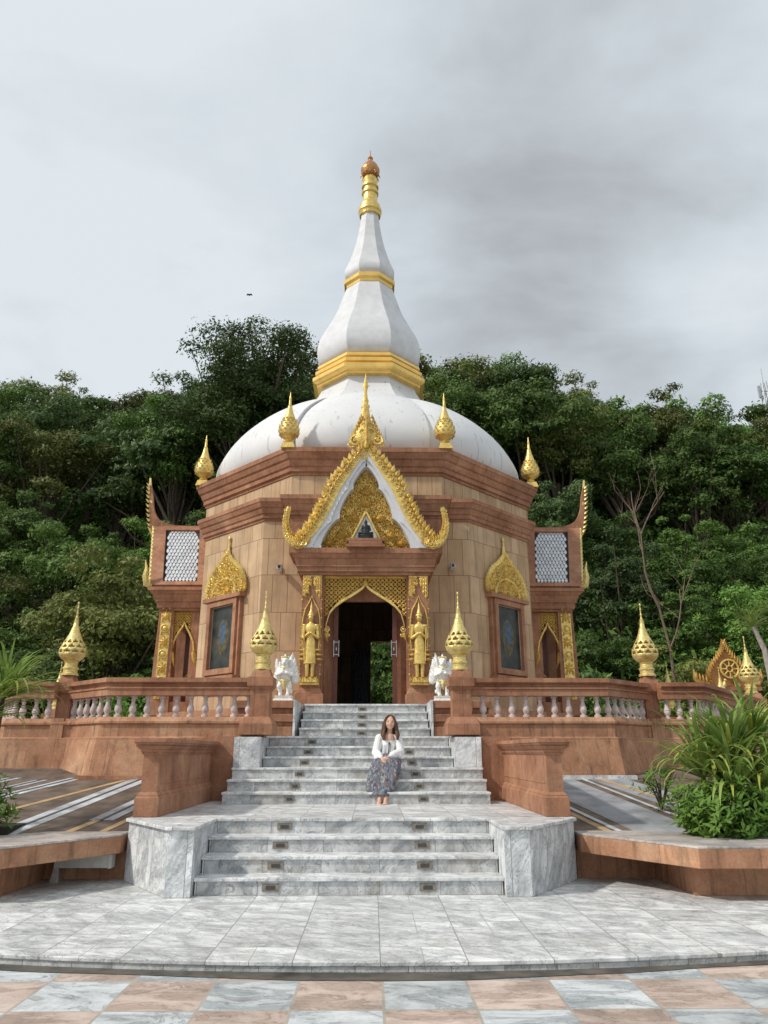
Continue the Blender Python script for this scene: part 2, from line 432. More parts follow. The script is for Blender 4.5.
ORG = {}
BX, BY = .06, 21.6

def thing(name, loc, label, cat, group=None):
    o = bpy.data.objects.new(name, None); col.objects.link(o); o.location = loc; o.empty_display_size = .2
    ORG[o.name] = Vector(loc); o['label'] = label; o['category'] = cat
    if group: o['group'] = group
    return o
def tag(o, label, cat, group=None, kind=None):
    o['label'] = label; o['category'] = cat
    if group: o['group'] = group
    if kind: o['kind'] = kind
    return o
def struct(o, label=None, cat=None):
    o['kind'] = 'structure'
    if label: o['label'] = label
    if cat: o['category'] = cat
    return o
def copy_tree(o, loc=None, parent=None, label=None, group=None):
    c = o.copy(); col.objects.link(c)
    if parent: c.parent = parent
    if loc is not None: c.location = loc
    if label: c['label'] = label
    if group: c['group'] = group
    for ch in list(o.children): copy_tree(ch, None, c)
    return c
def remesh(o, vox=.01, sm=2):
    m = o.modifiers.new('skin', 'REMESH'); m.mode = 'VOXEL'; m.voxel_size = vox; m.use_smooth_shade = True
    if sm:
        q = o.modifiers.new('smooth', 'SMOOTH'); q.factor = .5; q.iterations = sm
    return o

# ------------------------------------------------------------------ camera, world, sun
TH, PS = math.radians(17.96), math.radians(.87)
cam = bpy.data.cameras.new('camera'); co = bpy.data.objects.new('camera', cam); col.objects.link(co)
co.location = (.226, 0, 1.383); co.rotation_euler = (PI / 2 + TH, 0, -PS)
cam.sensor_fit = 'VERTICAL'; cam.sensor_height = 24; cam.lens = 740 / 1024 * 24; cam.clip_end = 3000
scene.camera = co
scene.view_settings.view_transform = 'Standard'; scene.view_settings.look = 'None'; scene.view_settings.exposure = 0; scene.view_settings.gamma = 1
scene.view_settings.use_curve_mapping = False

SUN = Vector((-.92, -.40, .92)).normalized()
sl = bpy.data.lights.new('sun', 'SUN'); sl.energy = 3.0; sl.angle = math.radians(3.0); sl.color = (1, .94, .85)
so = bpy.data.objects.new('sun', sl); col.objects.link(so); so.rotation_euler = SUN.to_track_quat('Z', 'Y').to_euler(); so.location = (0, 0, 60)
w = bpy.data.worlds.new('World'); scene.world = w; w.use_nodes = True; nt = w.node_tree
bg = nt.nodes['Background']; wout = nt.nodes['World Output']
sky = nd(nt, 'ShaderNodeTexSky', sky_type='NISHITA', sun_disc=False); sky.sun_elevation = math.asin(SUN.z); sky.sun_rotation = math.atan2(SUN.x, SUN.y)
nt.links.new(sky.outputs[0], bg.inputs[0]); bg.inputs[1].default_value = .08
tc = nd(nt, 'ShaderNodeTexCoord')
sep = nd(nt, 'ShaderNodeSeparateXYZ'); nt.links.new(tc.outputs['Generated'], sep.inputs[0])
# clouds: a layer overhead, seen at the slant it really has
zz = nd(nt, 'ShaderNodeMath', operation='ADD'); nt.links.new(sep.outputs['Z'], zz.inputs[0]); zz.inputs[1].default_value = .25
dv = nd(nt, 'ShaderNodeVectorMath', operation='DIVIDE'); cmb = nd(nt, 'ShaderNodeCombineXYZ')
for i in range(3): nt.links.new(zz.outputs[0], cmb.inputs[i])
nt.links.new(tc.outputs['Generated'], dv.inputs[0]); nt.links.new(cmb.outputs[0], dv.inputs[1])
mpw = nd(nt, 'ShaderNodeMapping'); mpw.inputs['Location'].default_value = (2.3, .4, 0); nt.links.new(dv.outputs[0], mpw.inputs[0])
n1 = noise(nt, mpw.outputs[0], 1.15, 6, .55, .3)
mp2 = nd(nt, 'ShaderNodeMapping'); mp2.inputs['Location'].default_value = (7.3, 3.1, 0); mp2.inputs['Scale'].default_value = (1, 1.5, 1); nt.links.new(dv.outputs[0], mp2.inputs[0])
n2 = noise(nt, mp2.outputs[0], 2.6, 6, .55, .3)
def dirpx(u, v):
    c_, s_ = math.cos(TH), math.sin(TH)
    d = Vector((u - 384, c_ * 740 - s_ * (512 - v), s_ * 740 + c_ * (512 - v))); d.normalize(); return d
def blob(u, v, power):
    dt = nd(nt, 'ShaderNodeVectorMath', operation='DOT_PRODUCT'); dt.inputs[1].default_value = dirpx(u, v)
    nt.links.new(tc.outputs['Generated'], dt.inputs[0])
    mx = nd(nt, 'ShaderNodeMath', operation='MAXIMUM'); nt.links.new(dt.outputs['Value'], mx.inputs[0]); mx.inputs[1].default_value = 0
    pw = nd(nt, 'ShaderNodeMath', operation='POWER'); nt.links.new(mx.outputs[0], pw.inputs[0]); pw.inputs[1].default_value = power
    return pw.outputs[0]
def madd(a, k, b):
    m = nd(nt, 'ShaderNodeMath', operation='MULTIPLY_ADD'); nt.links.new(a, m.inputs[0]); m.inputs[1].default_value = k
    if hasattr(b, 'is_output'): nt.links.new(b, m.inputs[2])
    else: m.inputs[2].default_value = b
    return m.outputs[0]
v = madd(n1, 1.15, -.10); v = madd(n2, .85, v)
v = madd(blob(600, 190, 22), -.34, v)       # the heavy grey bank to the right
v = madd(blob(760, 60, 22), -.14, v)
v = madd(blob(60, 90, 10), .08, v)
v = madd(blob(120, 330, 40), .04, v)
v = madd(blob(745, 235, 160), .22, v)
v = madd(blob(470, 300, 60), .08, v)
cl = ramp(nt, v, [(.22, (.38, .40, .42)), (.40, (.48, .51, .54)), (.56, (.58, .63, .67)), (.74, (.69, .755, .80)), (.95, (.80, .86, .90))])
bg2 = nd(nt, 'ShaderNodeBackground'); nt.links.new(cl, bg2.inputs[0]); bg2.inputs[1].default_value = 1.0
mxs = nd(nt, 'ShaderNodeMixShader', Fac=.92); nt.links.new(bg.outputs[0], mxs.inputs[1]); nt.links.new(bg2.outputs[0], mxs.inputs[2]); nt.links.new(mxs.outputs[0], wout.inputs[0])

# ------------------------------------------------------------------ ground
R = .164
m = MB(); m.add([(-900, -900, -.21), (900, -900, -.21), (900, 900, -.21), (-900, 900, -.21)], [(0, 1, 2, 3)])
struct(m.build('ground', GRASSY))
m = MB(); m.add([(-30, -25, -.07), (30, -25, -.07), (30, 33, -.07), (-30, 33, -.07)], [(0, 1, 2, 3)])
struct(m.build('lower_pavement', PAVE2))
CR = (.3, 20.7); RR = 14.87
def arc(r, n=160): return [(CR[0] + r * math.cos(a), CR[1] + r * math.sin(a)) for a in (2 * PI * k / n for k in range(n))]
m = MB(); m.prism(arc(RR - .012), -.20, -.032)
struct(m.build('pavement_kerb', mat_marble('kerb_marble', 'wall', tw=.3, th_=5, base=(.60, .60, .58), stain=.5)))
m = MB(); m.prism(arc(RR), -.03, 0)
struct(m.build('marble_pavement', MB_PAVE, bevel=.006))
m = MB(); a1, a2 = arc(RR), arc(RR + .20)
nn = len(a1); rj = [RR + .12 + .05 * math.sin(k * .9) + .05 * random.random() for k in range(nn)]
m.add([(CR[0] + (RR - .02) * math.cos(2 * PI * k / nn), CR[1] + (RR - .02) * math.sin(2 * PI * k / nn), -.066) for k in range(nn)] + [(CR[0] + rj[k] * math.cos(2 * PI * k / nn), CR[1] + rj[k] * math.sin(2 * PI * k / nn), -.066) for k in range(nn)],
      [(k, (k + 1) % nn, nn + (k + 1) % nn, nn + k) for k in range(nn)])
struct(m.build('gutter', WETDARK))

def hillz(x, y):
    t = max(0, y - 33)
    z = .80 * t * (1 - math.exp(-t / 10.0)) * .93
    z += 1.3 * math.sin(x * .13 + 1) * min(1, t / 15) + .9 * math.sin(x * .31 + y * .2) * min(1, t / 10)
    if y > 75: z -= (y - 75) * .55
    return z - .15
m = MB(); nx, ny = 60, 40
vs = [(-110 + 220 * i / nx, 31 + 110 * j / ny, hillz(-110 + 220 * i / nx, 31 + 110 * j / ny)) for j in range(ny + 1) for i in range(nx + 1)]
m.add(vs, [(j * (nx + 1) + i, j * (nx + 1) + i + 1, (j + 1) * (nx + 1) + i + 1, (j + 1) * (nx + 1) + i) for j in range(ny) for i in range(nx)])
struct(m.build('hill', SOIL, smooth=60))

# ------------------------------------------------------------------ lower marble staircase
Y0, T = 8.313, .30
st = thing('marble_staircase', (0, Y0, 0), 'lower flight of four grey marble steps between marble cheek blocks, up to the landing', 'staircase')
def step(parent, x0, x1, yf, yb, z0, z1, nos=.025, slab=.035):
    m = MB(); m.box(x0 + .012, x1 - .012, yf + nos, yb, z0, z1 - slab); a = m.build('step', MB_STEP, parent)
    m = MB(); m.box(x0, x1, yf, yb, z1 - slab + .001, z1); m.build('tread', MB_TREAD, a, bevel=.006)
    return a
def step_light(parent, x, y, z, w_=.085, h_=.036):
    m = MB(); m.box(x - w_, x + w_, y - .008, y + .01, z - h_, z + h_); a = m.build('step_light', STEPLT, parent)
    m = MB(); m.box(x - w_ * .55, x + w_ * .55, y - .0115, y, z - h_ * .55, z + h_ * .5); m.build('lamp_window', STEPIN, a)
    return a
for k in range(3):
    step(st, -1.58, 1.58, Y0 + k * T, Y0 + 3 * T + .05, k * R, (k + 1) * R)
m = MB(); m.box(-1.58, 1.58, Y0 + 3 * T + .03, 11.7, 0, 4 * R - .035); m.build('landing_block', MB_STEP, st)
P = [(-2.60, 9.23), (-1.86, 8.17), (-1.56, 8.17), (-1.56, Y0 + 3 * T), (1.56, Y0 + 3 * T), (1.56, 8.17), (1.86, 8.17), (2.60, 9.23), (2.60, 12.7), (-2.60, 12.7)]
m = MB(); m.prism(P, 4 * R - .034, 4 * R); m.build('landing_slab', MB_LAND, st, bevel=.006)
for sx in (-1, 1):
    q = [(1.582, 8.21), (1.84, 8.21), (2.565, 9.25), (2.565, 12.6), (1.582, 12.6)]
    if sx < 0: q = [(-x, y) for x, y in reversed(q)]
    m = MB(); m.prism(q, 0, 4 * R - .036); m.build('cheek_block', MB_CHEEK, st)
    for k in range(4):
        step_light(st, (-.80 if sx < 0 else .80) * (1 - .01 * k) + .03 * 0, Y0 + k * T + .025, k * R + .072)
# ------------------------------------------------------------------ upper marble staircase
Y1, T2 = 11.582, .353
us = thing('marble_staircase', (0, Y1, 4 * R), 'middle flight of six grey marble steps where the woman sits, above the landing', 'staircase')
for k in range(3):
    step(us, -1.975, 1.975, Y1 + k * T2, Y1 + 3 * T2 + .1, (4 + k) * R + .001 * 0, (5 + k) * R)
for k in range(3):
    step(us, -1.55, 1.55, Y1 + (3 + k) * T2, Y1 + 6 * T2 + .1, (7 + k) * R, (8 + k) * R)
for sx in (-1, 1):
    m = MB(); m.box(sx * 1.552, sx * 1.97, Y1 + 3 * T2 - .28, Y1 + 6 * T2, 7 * R + .001, 10 * R - .03); m.build('cheek_block', MB_CHEEK, us, bevel=.006)
    for k in range(6):
        y = Y1 + k * T2 + .025; xx = [.98, .94, .91, .87, .84, .81][k]
        if sx > 0 and k == 5: continue
        step_light(us, sx * xx, y, (4 + k) * R + .07, .075, .034)
# doorway flight
ds = thing('marble_staircase', (0, 14, 10 * R), 'top flight of four narrow marble steps leading to the dark doorway', 'staircase')
for k in range(4):
    step(ds, -1.17 + BX, 1.22 + BX, 14.0 + k * .34, 15.6, 10 * R + k * .16, 10 * R + (k + 1) * .16)
    step_light(ds, .03, 14.025 + k * .34, 10 * R + k * .16 + .065, .085, .032)
for sx in (-1, 1):
    m = MB(); m.box(BX + sx * 1.235, BX + sx * 1.275, 13.93, 15.6, 10 * R, 10 * R + .65); m.build('stair_edging', MB_CHEEK, ds)

# ------------------------------------------------------------------ brown parapet walls beside the landing
def parapet(sx):
    t = thing('parapet_wall', (sx * 2.42, 9.35, 4 * R), ('left' if sx < 0 else 'right') + ' moulded red-brown parapet wall standing on the marble landing', 'low wall')
    z = 4 * R
    m = MB()
    def ringbox(h, z0, h1, z1, cap=True):  # half width at two heights, ends flare the same amount
        x = sx * 2.42
        m.frustum(x, 10.95, h, 1.6 + (h - .14), z0, h1, 1.6 + (h1 - .14), z1)
    ringbox(.145, z + .002, .145, z + .20); ringbox(.145, z + .20, .125, z + .235); ringbox(.13, z + .235, .10, z + .275)
    b = m.build('wall_base', BROWN, t, bevel=.006)
    m = MB(); ringbox(.095, z + .275, .095, z + .70); m.build('wall_shaft', BROWN, t)
    m = MB(); m.box(sx * 2.42 - .102, sx * 2.42 + .102, 9.5, 12.4, z + .36, z + .38); 
    ringbox(.10, z + .69, .125, z + .72); ringbox(.118, z + .72, .13, z + .75); ringbox(.13, z + .752, .185, z + .80); ringbox(.17, z + .802, .195, z + .835); ringbox(.20, z + .836, .20, z + .885)
    m.build('wall_cap', BROWN, t, bevel=.004)
parapet(-1); parapet(1)

# ------------------------------------------------------------------ terrace
ZT = 10 * R
ter = thing('terrace', (0, 21, 0), 'red-brown raised terrace platform round the pagoda, with sloping weathered walls', 'terrace')
half = [(1.56, 12.6), (4.2, 12.6), (4.95, 13.35), (6.1, 13.35), (9.4, 17.8), (11.9, 24.8), (9, 30.2)]
plan = half + [(-x, y) for x, y in reversed(half)]
m = MB(); m.sweep(plan, [(.17, .35), (.16, .98), (.06, 1.57), (.06, 1.60), (0, 1.62), (0, 1.80), (.035, 1.83), (.035, 1.86), (-.02, 1.93), (-.40, 1.93), (-.40, 1.60)], closed=False)
m.build('terrace_wall', BROWN_D, ter)
fl = [(1.57, 13.4), (1.57, 12.9)] + [(x - .3 if x > 2 else x, y + .2) for x, y in half[1:]]
fl = [p for p in fl] + [(-x, y) for x, y in reversed(fl)]
m = MB(); m.prism(fl, 1.4, ZT - .004); m.build('terrace_floor', MB_LAND, ter)
# stair well sides
for sx in (-1, 1):
    m = MB(); m.box(sx * 1.98, sx * 2.45, 12.43, 12.8, 4 * R + .003, ZT - .02); m.build('stairwell_wall', BROWN, ter)
    # pier under the side post
    m = MB(); m.frustum(sx * 5.20, 13.5, .12, .30, .4, .11, .17, 1.937); m.build('pier', BROWN_D, ter)
    # newel base over the cheek block
    m = MB(); NX = 1.71 if sx > 0 else -1.66; m.frustum(NX, 12.79, .27, .32, ZT + .002, .27, .32, ZT + .17); m.frustum(NX, 12.79, .27, .32, ZT + .17, .21, .25, ZT + .292)
    m.build('newel_base', BROWN, ter, bevel=.01)

BALPROF = [(.058, 0), (.058, .045), (.035, .05), (.033, .075), (.05, .10), (.061, .15), (.055, .20), (.034, .27), (.028, .32), (.04, .335), (.04, .35), (.029, .36), (.034, .385), (.052, .40), (.052, .432)]
bal_me = None
def balusters(parent, pts, z=1.932):
    global bal_me
    for x, y in pts:
        if bal_me is None:
            m = MB(); m.lathe([(r_, z_ * .80) for r_, z_ in BALPROF], 12); o = m.build('baluster', BALU, None, smooth=50); bal_me = o.data
        else:
            o = bpy.data.objects.new('baluster', bal_me); col.objects.link(o)
        o.parent = parent; o.location = Vector((x, y, z)) - ORG[parent.name]
def along(a, b, sp, m0=.5, m1=.5):
    L = math.dist(a, b); n = max(1, round(L / sp)); return [(a[0] + (b[0] - a[0]) * (i + m0) / n, a[1] + (b[1] - a[1]) * (i + m0) / n) for i in range(n)]
RAILP = [(-.12, 2.275), (.12, 2.275), (.12, 2.375), (.14, 2.385), (.14, 2.41), (.10, 2.425), (.11, 2.455), (.175, 2.49), (.175, 2.56), (-.175, 2.56), (-.175, 2.49), (-.11, 2.455), (-.10, 2.425), (-.14, 2.41), (-.14, 2.385), (-.12, 2.375)]
def balustrade(sx, pl, label, posts):
    t = thing('balustrade', (sx * pl[0][0], pl[0][1], 1.93), label, 'balustrade', 'terrace balustrades')
    p2 = pl if sx > 0 else [(-x, y) for x, y in reversed(pl)]
    m = MB(); m.sweep(p2, RAILP, closed=False, cprof=True); m.build('rail', BROWN, t, smooth=30)
    for i in range(len(pl) - 1):
        balusters(t, [(sx * x, y) for x, y in along(pl[i], pl[i + 1], .247)])
    for (x, y, a) in posts:
        m = MB(); X = sx * x
        m.box(X - a, X + a, y - a, y + a, 1.933, 2.36)
        m.frustum(X, y, a + .0, a + .0, 2.36, a + .05, a + .05, 2.42); m.box(X - a - .055, X + a + .055, y - a - .055, y + a + .055, 2.421, 2.575)
        m.frustum(X, y, a + .02, a + .02, 2.575, a - .03, a - .03, 2.70)
        m.build('post', BROWN, t, bevel=.006)
    return t
for sx, s in ((-1, 'left'), (1, 'right')):
    balustrade(sx, [(1.72, 12.78), (4.12, 12.78), (4.84, 13.50), (5.17, 13.80)], f'front balustrade of the {s} bay beside the stairs, red-brown rail on whitish balusters', [(1.71 if sx > 0 else 1.635, 12.78, .16), (5.28, 13.80, .125)])
    balustrade(sx, [(5.36, 13.55), (6.02, 13.53), (9.2, 17.8)], f'outer {s} wing balustrade running back along the terrace edge', [(9.25, 17.95, .17)])
    balustrade(sx, [(9.35, 18.15), (11.65, 24.7)], f'far {s} side balustrade behind the garden plants', [(11.7, 24.8, .17)])

# finials on the posts
def finial_parts(t):
    m = MB(); o = ORG[t.name]; c = (o.x, o.y); z = o.z
    m.lathe([(.15, z), (.15, z + .03), (.125, z + .05), (.125, z + .10), (.14, z + .115), (.14, z + .14), (.115, z + .16), (.11, z + .22), (.125, z + .24), (.12, z + .26)], 24, c)
    m.build('base', GOLDP, t, smooth=40)
    m = MB(); prof = [(.13, z + .26), (.185, z + .30), (.222, z + .35), (.238, z + .40)]
    zs = [.43, .46, .49, .52, .55, .58, .61, .64, .67, .70]; rs = [.238, .234, .225, .213, .199, .184, .168, .152, .136, .121]
    prof += [(r, z + q) for q, r in zip(zs, rs)]
    prof += [(.108, z + .73), (.085, z + .79), (.064, z + .87)]
    n = 40
    def skip(i, k):
        j = i - 3
        if j < 0 or j > 9: return False
        row = j // 3; lay = j % 3; ph = (k + (2 if row % 2 else 0)) % 4
        if lay == 2: return False
        if lay == 0: return ph in (0, 1, 2)and j != 9
        return ph == 1
    m.lathe(prof, n, c, skip=skip)
    b = m.build('bulb', GOLDP, t, smooth=50)
    sol = b.modifiers.new('thickness', 'SOLIDIFY'); sol.thickness = .014
    m = MB(); m.lathe([(.062, z + .86), (.066, z + .875), (.05, z + .89), (.04, z + .98), (.032, z + 1.04), (.036, z + 1.05), (.018, z + 1.065), (.015, z + 1.12), (.022, z + 1.135), (.012, z + 1.15), (.011, z + 1.22), (.02, z + 1.235), (.009, z + 1.25), (.008, z + 1.30), (.02, z + 1.325), (.014, z + 1.35), (0, z + 1.36)], 14, c)
    m.build('spire', GOLDP, t, smooth=50)
f0 = thing('gold_finial', (-1.635, 12.78, 2.702), 'pierced gold finial on the newel post left of the stairs, by the white statue', 'finial', 'gold finials on the balustrade posts')
finial_parts(f0)
for (x, y, z, lb, sc) in [(1.71, 12.78, 2.702, 'pierced gold finial on the newel post right of the stairs, by the white statue', 1),
                      (-5.28, 13.80, 2.702, 'large gold finial on the side post at the left end of the front balustrade', 1),
                      (5.28, 13.80, 2.702, 'large gold finial on the side post at the right end of the front balustrade', 1),
                      (9.25, 17.95, 2.702, 'gold finial on the far right post, in front of the golden wheel shrine', 1),
                      (-9.25, 17.95, 2.702, 'gold finial on the far left terrace post, behind the spiky plant', 1),
                      (11.7, 24.8, 2.702, 'smaller-looking gold finial just left of the wheel on the shrine at far right', 1),
                      (-8.9, 22.2, 2.55, 'gold finial seen through the balusters behind the left rail', 1),
                      (8.95, 22.2, 2.55, 'gold finial with only its tip above the right rail', 1)]:
    copy_tree(f0, (x, y, z), None, lb, 'gold finials on the balustrade posts')
for sx, s in ((-1, 'left'), (1, 'right')):
    m = MB(); m.frustum(sx * 8.92, 22.2, .28, .28, ZT, .22, .22, 2.30); m.box(sx * 8.92 - .27, sx * 8.92 + .27, 21.93, 22.47, 2.301, 2.42); m.frustum(sx * 8.92, 22.2, .22, .22, 2.421, .18, .18, 2.548)
    tag(m.build('finial_pedestal', BROWN, None, (sx * 8.92, 22.2, ZT), bevel=.006), f'small brown pedestal under the finial behind the {s} balustrade', 'pedestal')

# ------------------------------------------------------------------ pagoda
pg = thing('pagoda', (BX, BY, 2.28), 'octagonal sandstone pagoda with white lobed dome, tall white spire and gold trimmings', 'pagoda')
B = (BX, 0, 0)
def octo(F, O): return [(-F, BY - O), (F, BY - O), (O, BY - F), (O, BY + F), (F, BY + O), (-F, BY + O), (-O, BY + F), (-O, BY - F)]
LF, LO = 2.5, 4.3
UF, UO = 1.84, 4.50
ZF = 2.28
# platform
m = MB(B); m.sweep(octo(LF + .3, LO + .75), [(.05, ZT + .002), (.05, ZT + .12), (0, ZT + .16), (0, ZT + .44), (.06, ZT + .48), (.06, ZF - .002), (-4, ZF - .002)])
m.box(-2.3, 2.3, 15.5, 17, ZT, ZF - .004)
m.build('platform', BROWN, pg)
for sx in (-1, 1):   # pedestal blocks flanking the doorway flight
    m = MB(B); x0, x1 = 1.28, 2.3
    def bl(e, z0, z1): m.box(sx * x0, sx * (x1 + e), 14.0 - e, 16.2, z0, z1)
    bl(.04, ZT + .002, ZT + .18); bl(.0, ZT + .181, ZT + .26); bl(.05, ZT + .261, ZT + .40); bl(0, ZT + .401, ZT + .50); bl(.05, ZT + .501, ZF + .0)
    m.build('plinth_block', BROWN, pg, bevel=.012)
# walls
m = MB(B)
wp = [(0, ZF), (0, 6.76), (-.3, 6.76), (-.3, ZF)]
wp = list(reversed(wp))
m.sweep([(.9, BY - LO), (LF, BY - LO), (LO, BY - LF), (LO, BY + LF), (LF, BY + LO), (.95, BY + LO)], wp, False, True)
m.sweep([(.1, BY + LO), (-LF, BY + LO), (-LO, BY + LF), (-LO, BY - LF), (-LF, BY - LO), (-.9, BY - LO)], wp, False, True)
m.box(-.9, .9, BY - LO + .004, BY - LO + .29, 5.0, 6.75); m.box(.1, .95, BY + LO - .29, BY + LO, 5.0, 6.75)
m.build('wall', TAN, pg)
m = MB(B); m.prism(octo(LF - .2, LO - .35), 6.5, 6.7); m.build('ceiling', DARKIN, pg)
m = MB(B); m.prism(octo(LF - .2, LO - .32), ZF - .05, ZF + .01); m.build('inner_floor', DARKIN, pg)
def cornice(m, F, O, z0, z1, out):
    h = z1 - z0
    pr = [(-.05, z0), (.03, z0), (.03, z0 + .10 * h), (.09 * out / .3, z0 + .13 * h), (.09 * out / .3, z0 + .30 * h), (.13 * out / .3, z0 + .34 * h), (.17 * out / .3, z0 + .50 * h), (.17 * out / .3, z0 + .56 * h), (.22 * out / .3, z0 + .60 * h), (out * .93, z0 + .80 * h), (out, z0 + .82 * h), (out, z1), (-1.2, z1 + .02)]
    m.sweep(octo(F, O), pr)
m = MB(B); cornice(m, LF, LO, 6.74, 7.27, .24); m.build('lower_cornice', BROWN, pg)
m = MB(B); m.sweep(octo(UF, UO), [(0, 7.20), (0, 7.92)]); m.build('upper_wall', TAN, pg)
m = MB(B); cornice(m, UF, UO, 7.86, 8.50, .30); m.build('upper_cornice', BROWN, pg)
# dome, lobed
def lobed(m, prof, n=14):
    vs = []; K = 8 * n
    for r, z, b in prof:
        t225 = math.tan(PI / 8)
        for e in range(8):
            a = -PI / 2 + e * PI / 4
            nx_, ny_ = math.cos(a), math.sin(a); tx, ty = -ny_, nx_
            for i in range(n):
                q = i / n; s_ = (2 * q - 1) * t225 * r
                rr = r + b * r * (math.sin(PI * q) ** .5) - b * r * .8
                # valleys stay on the corner, the middle of the face swells
                vs.append((nx_ * rr + tx * s_, BY + ny_ * rr + ty * s_, z))
    fs = []
    for j in range(len(prof) - 1):
        for k in range(K): l = (k + 1) % K; fs.append((j * K + k, j * K + l, (j + 1) * K + l, (j + 1) * K + k))
    m.add(vs, fs)
def smoothprof(p, n=5):
    out = []
    for i in range(len(p) - 1):
        p0 = p[max(i - 1, 0)]; p1 = p[i]; p2 = p[i + 1]; p3 = p[min(i + 2, len(p) - 1)]
        for k in range(n):
            t = k / n
            out.append(tuple(.5 * ((2 * b_) + (-a_ + c_) * t + (2 * a_ - 5 * b_ + 4 * c_ - d_) * t * t + (-a_ + 3 * b_ - 3 * c_ + d_) * t ** 3) for a_, b_, c_, d_ in zip(p0, p1, p2, p3)))
    out.append(p[-1]); return out
m = MB(B)
lobed(m, smoothprof([(4.26, 8.46, .09), (4.45, 8.75, .10), (4.46, 9.2, .11), (4.20, 9.75, .13), (3.78, 10.25, .15), (3.26, 10.68, .175), (2.74, 11.0, .20), (2.28, 11.2, .21), (1.90, 11.28, .18), (1.5, 11.30, .12)], 4))
m.build('dome', DOME, pg, smooth=24)
def octr(m, prof): # regular octagon rings of flat radius r
    m.sweep([(.41421 * 1e-6 * x, y) for x, y in []] or octo(.41421, 1.0), [(r - 1.0, z) for r, z in prof])
m = MB(B); octr(m, smoothprof([(2.2, 10.95), (2.02, 11.30), (1.80, 11.58), (1.62, 11.86), (1.50, 12.1), (1.44, 12.32)], 4)); m.build('neck', DOME, pg, smooth=20)
m = MB(B); octr(m, [(1.2, 12.26), (1.62, 12.28), (1.62, 12.36), (1.72, 12.40), (1.76, 12.44), (1.76, 12.56), (1.62, 12.58), (1.60, 12.64), (1.68, 12.68), (1.68, 12.79), (1.55, 12.81), (1.54, 12.86), (1.62, 12.90), (1.60, 13.0), (1.48, 13.02), (1.46, 13.07), (1.0, 13.08)]); m.build('gold_band', GOLDB, pg)
m = MB(B); octr(m, smoothprof([(1.40, 13.04), (1.56, 13.16), (1.64, 13.42), (1.63, 13.72), (1.53, 14.08), (1.36, 14.46), (1.19, 14.82), (1.04, 15.2), (.90, 15.68), (.77, 16.1), (.70, 16.2)], 4)); m.build('bell', WHITE, pg, smooth=20)
m = MB(B); octr(m, [(.6, 16.14), (.76, 16.15), (.77, 16.26), (.84, 16.30), (.85, 16.42), (.77, 16.43), (.77, 16.5), (.5, 16.51)]); m.build('gold_band', GOLDB, pg)
m = MB(B); octr(m, smoothprof([(.74, 16.49), (.82, 16.62), (.83, 16.80), (.77, 17.0), (.66, 17.3), (.54, 17.75), (.44, 18.2), (.36, 18.7), (.30, 19.2), (.27, 19.5)], 4)); m.build('spire', WHITE, pg, smooth=20)
m = MB(B); m.lathe([(.27, 19.27), (.37, 19.3), (.38, 19.42), (.41, 19.46), (.41, 19.58), (.37, 19.62), (.36, 19.74), (.29, 19.82), (.26, 20.0), (.255, 20.2), (.30, 20.26), (.30, 20.34), (.25, 20.38), (.25, 20.48), (.30, 20.53), (.30, 20.62), (.24, 20.66), (.28, 20.86), (.22, 20.98), (.12, 21.05), (.10, 21.2)], 20, (0, BY)); m.build('gold_tip', GOLD, pg, smooth=35)
m = MB(B); m.lathe([(.12, 21.0), (.26, 21.06), (.33, 21.2), (.34, 21.34), (.30, 21.38), (.27, 21.5), (.16, 21.66), (.09, 21.72), (.07, 21.80), (.10, 21.86), (.05, 21.94), (.02, 22.0), (.015, 22.2), (0, 22.24)], 18, (0, BY))
for k in range(12):
    a = 2 * PI * k / 12; m.tube([(.30 * math.cos(a), BY + .30 * math.sin(a), 21.12), (.36 * math.cos(a), BY + .36 * math.sin(a), 21.0)], [.03, .008], 5)
m.build('crown', mat_gold('copper_gold', (.55, .27, .10), .6, 20, .6, .4), pg, smooth=35)
# corner finials of the roof
rf = None
cs = [(-UF - .10, BY - UO - .16), (UF + .10, BY - UO - .16), (UO + .14, BY - UF - .08), (-UO - .14, BY - UF - .08)]
for x, y in cs:
    if rf is None:
        m = MB(); m.frustum(0, 0, .17, .17, -.02, .13, .13, .14)
        m.lathe([(.10, .14), (.14, .17), (.10, .21), (.09, .25), (.15, .29), (.235, .36), (.26, .46), (.245, .56), (.20, .68), (.15, .80), (.11, .92), (.075, 1.04), (.055, 1.15), (.06, 1.16), (.035, 1.2), (.028, 1.38), (.03, 1.40), (.015, 1.44), (.008, 1.55), (0, 1.57)], 20)
        n0 = len(m.v)
        for row in range(6):
            zz_ = .36 + row * .08; rr = np.interp(zz_, [.36, .46, .56, .68, .80, .92], [.235, .26, .245, .20, .15, .11])
            for k in range(12):
                a = 2 * PI * (k + .5 * (row % 2)) / 12; d = Vector((math.cos(a), math.sin(a), 0)); tn = Vector((-math.sin(a), math.cos(a), 0))
                p = d * rr; u_ = Vector((0, 0, 1))
                m.add([p + Vector((0, 0, zz_ - .03)), p + tn * .05 + Vector((0, 0, zz_)) * 1, p + d * .03 + Vector((0, 0, zz_ + .04)), p - tn * .05 + Vector((0, 0, zz_))], [(0, 1, 2), (0, 2, 3), (1, 3, 2)])
        rf = m.build('roof_finial', GOLD, pg, (0, 0, 0), smooth=35)
        o = rf
    else:
        o = rf.copy(); col.objects.link(o)
    o.location = Vector((BX + x, y, 8.50)) - ORG['pagoda']

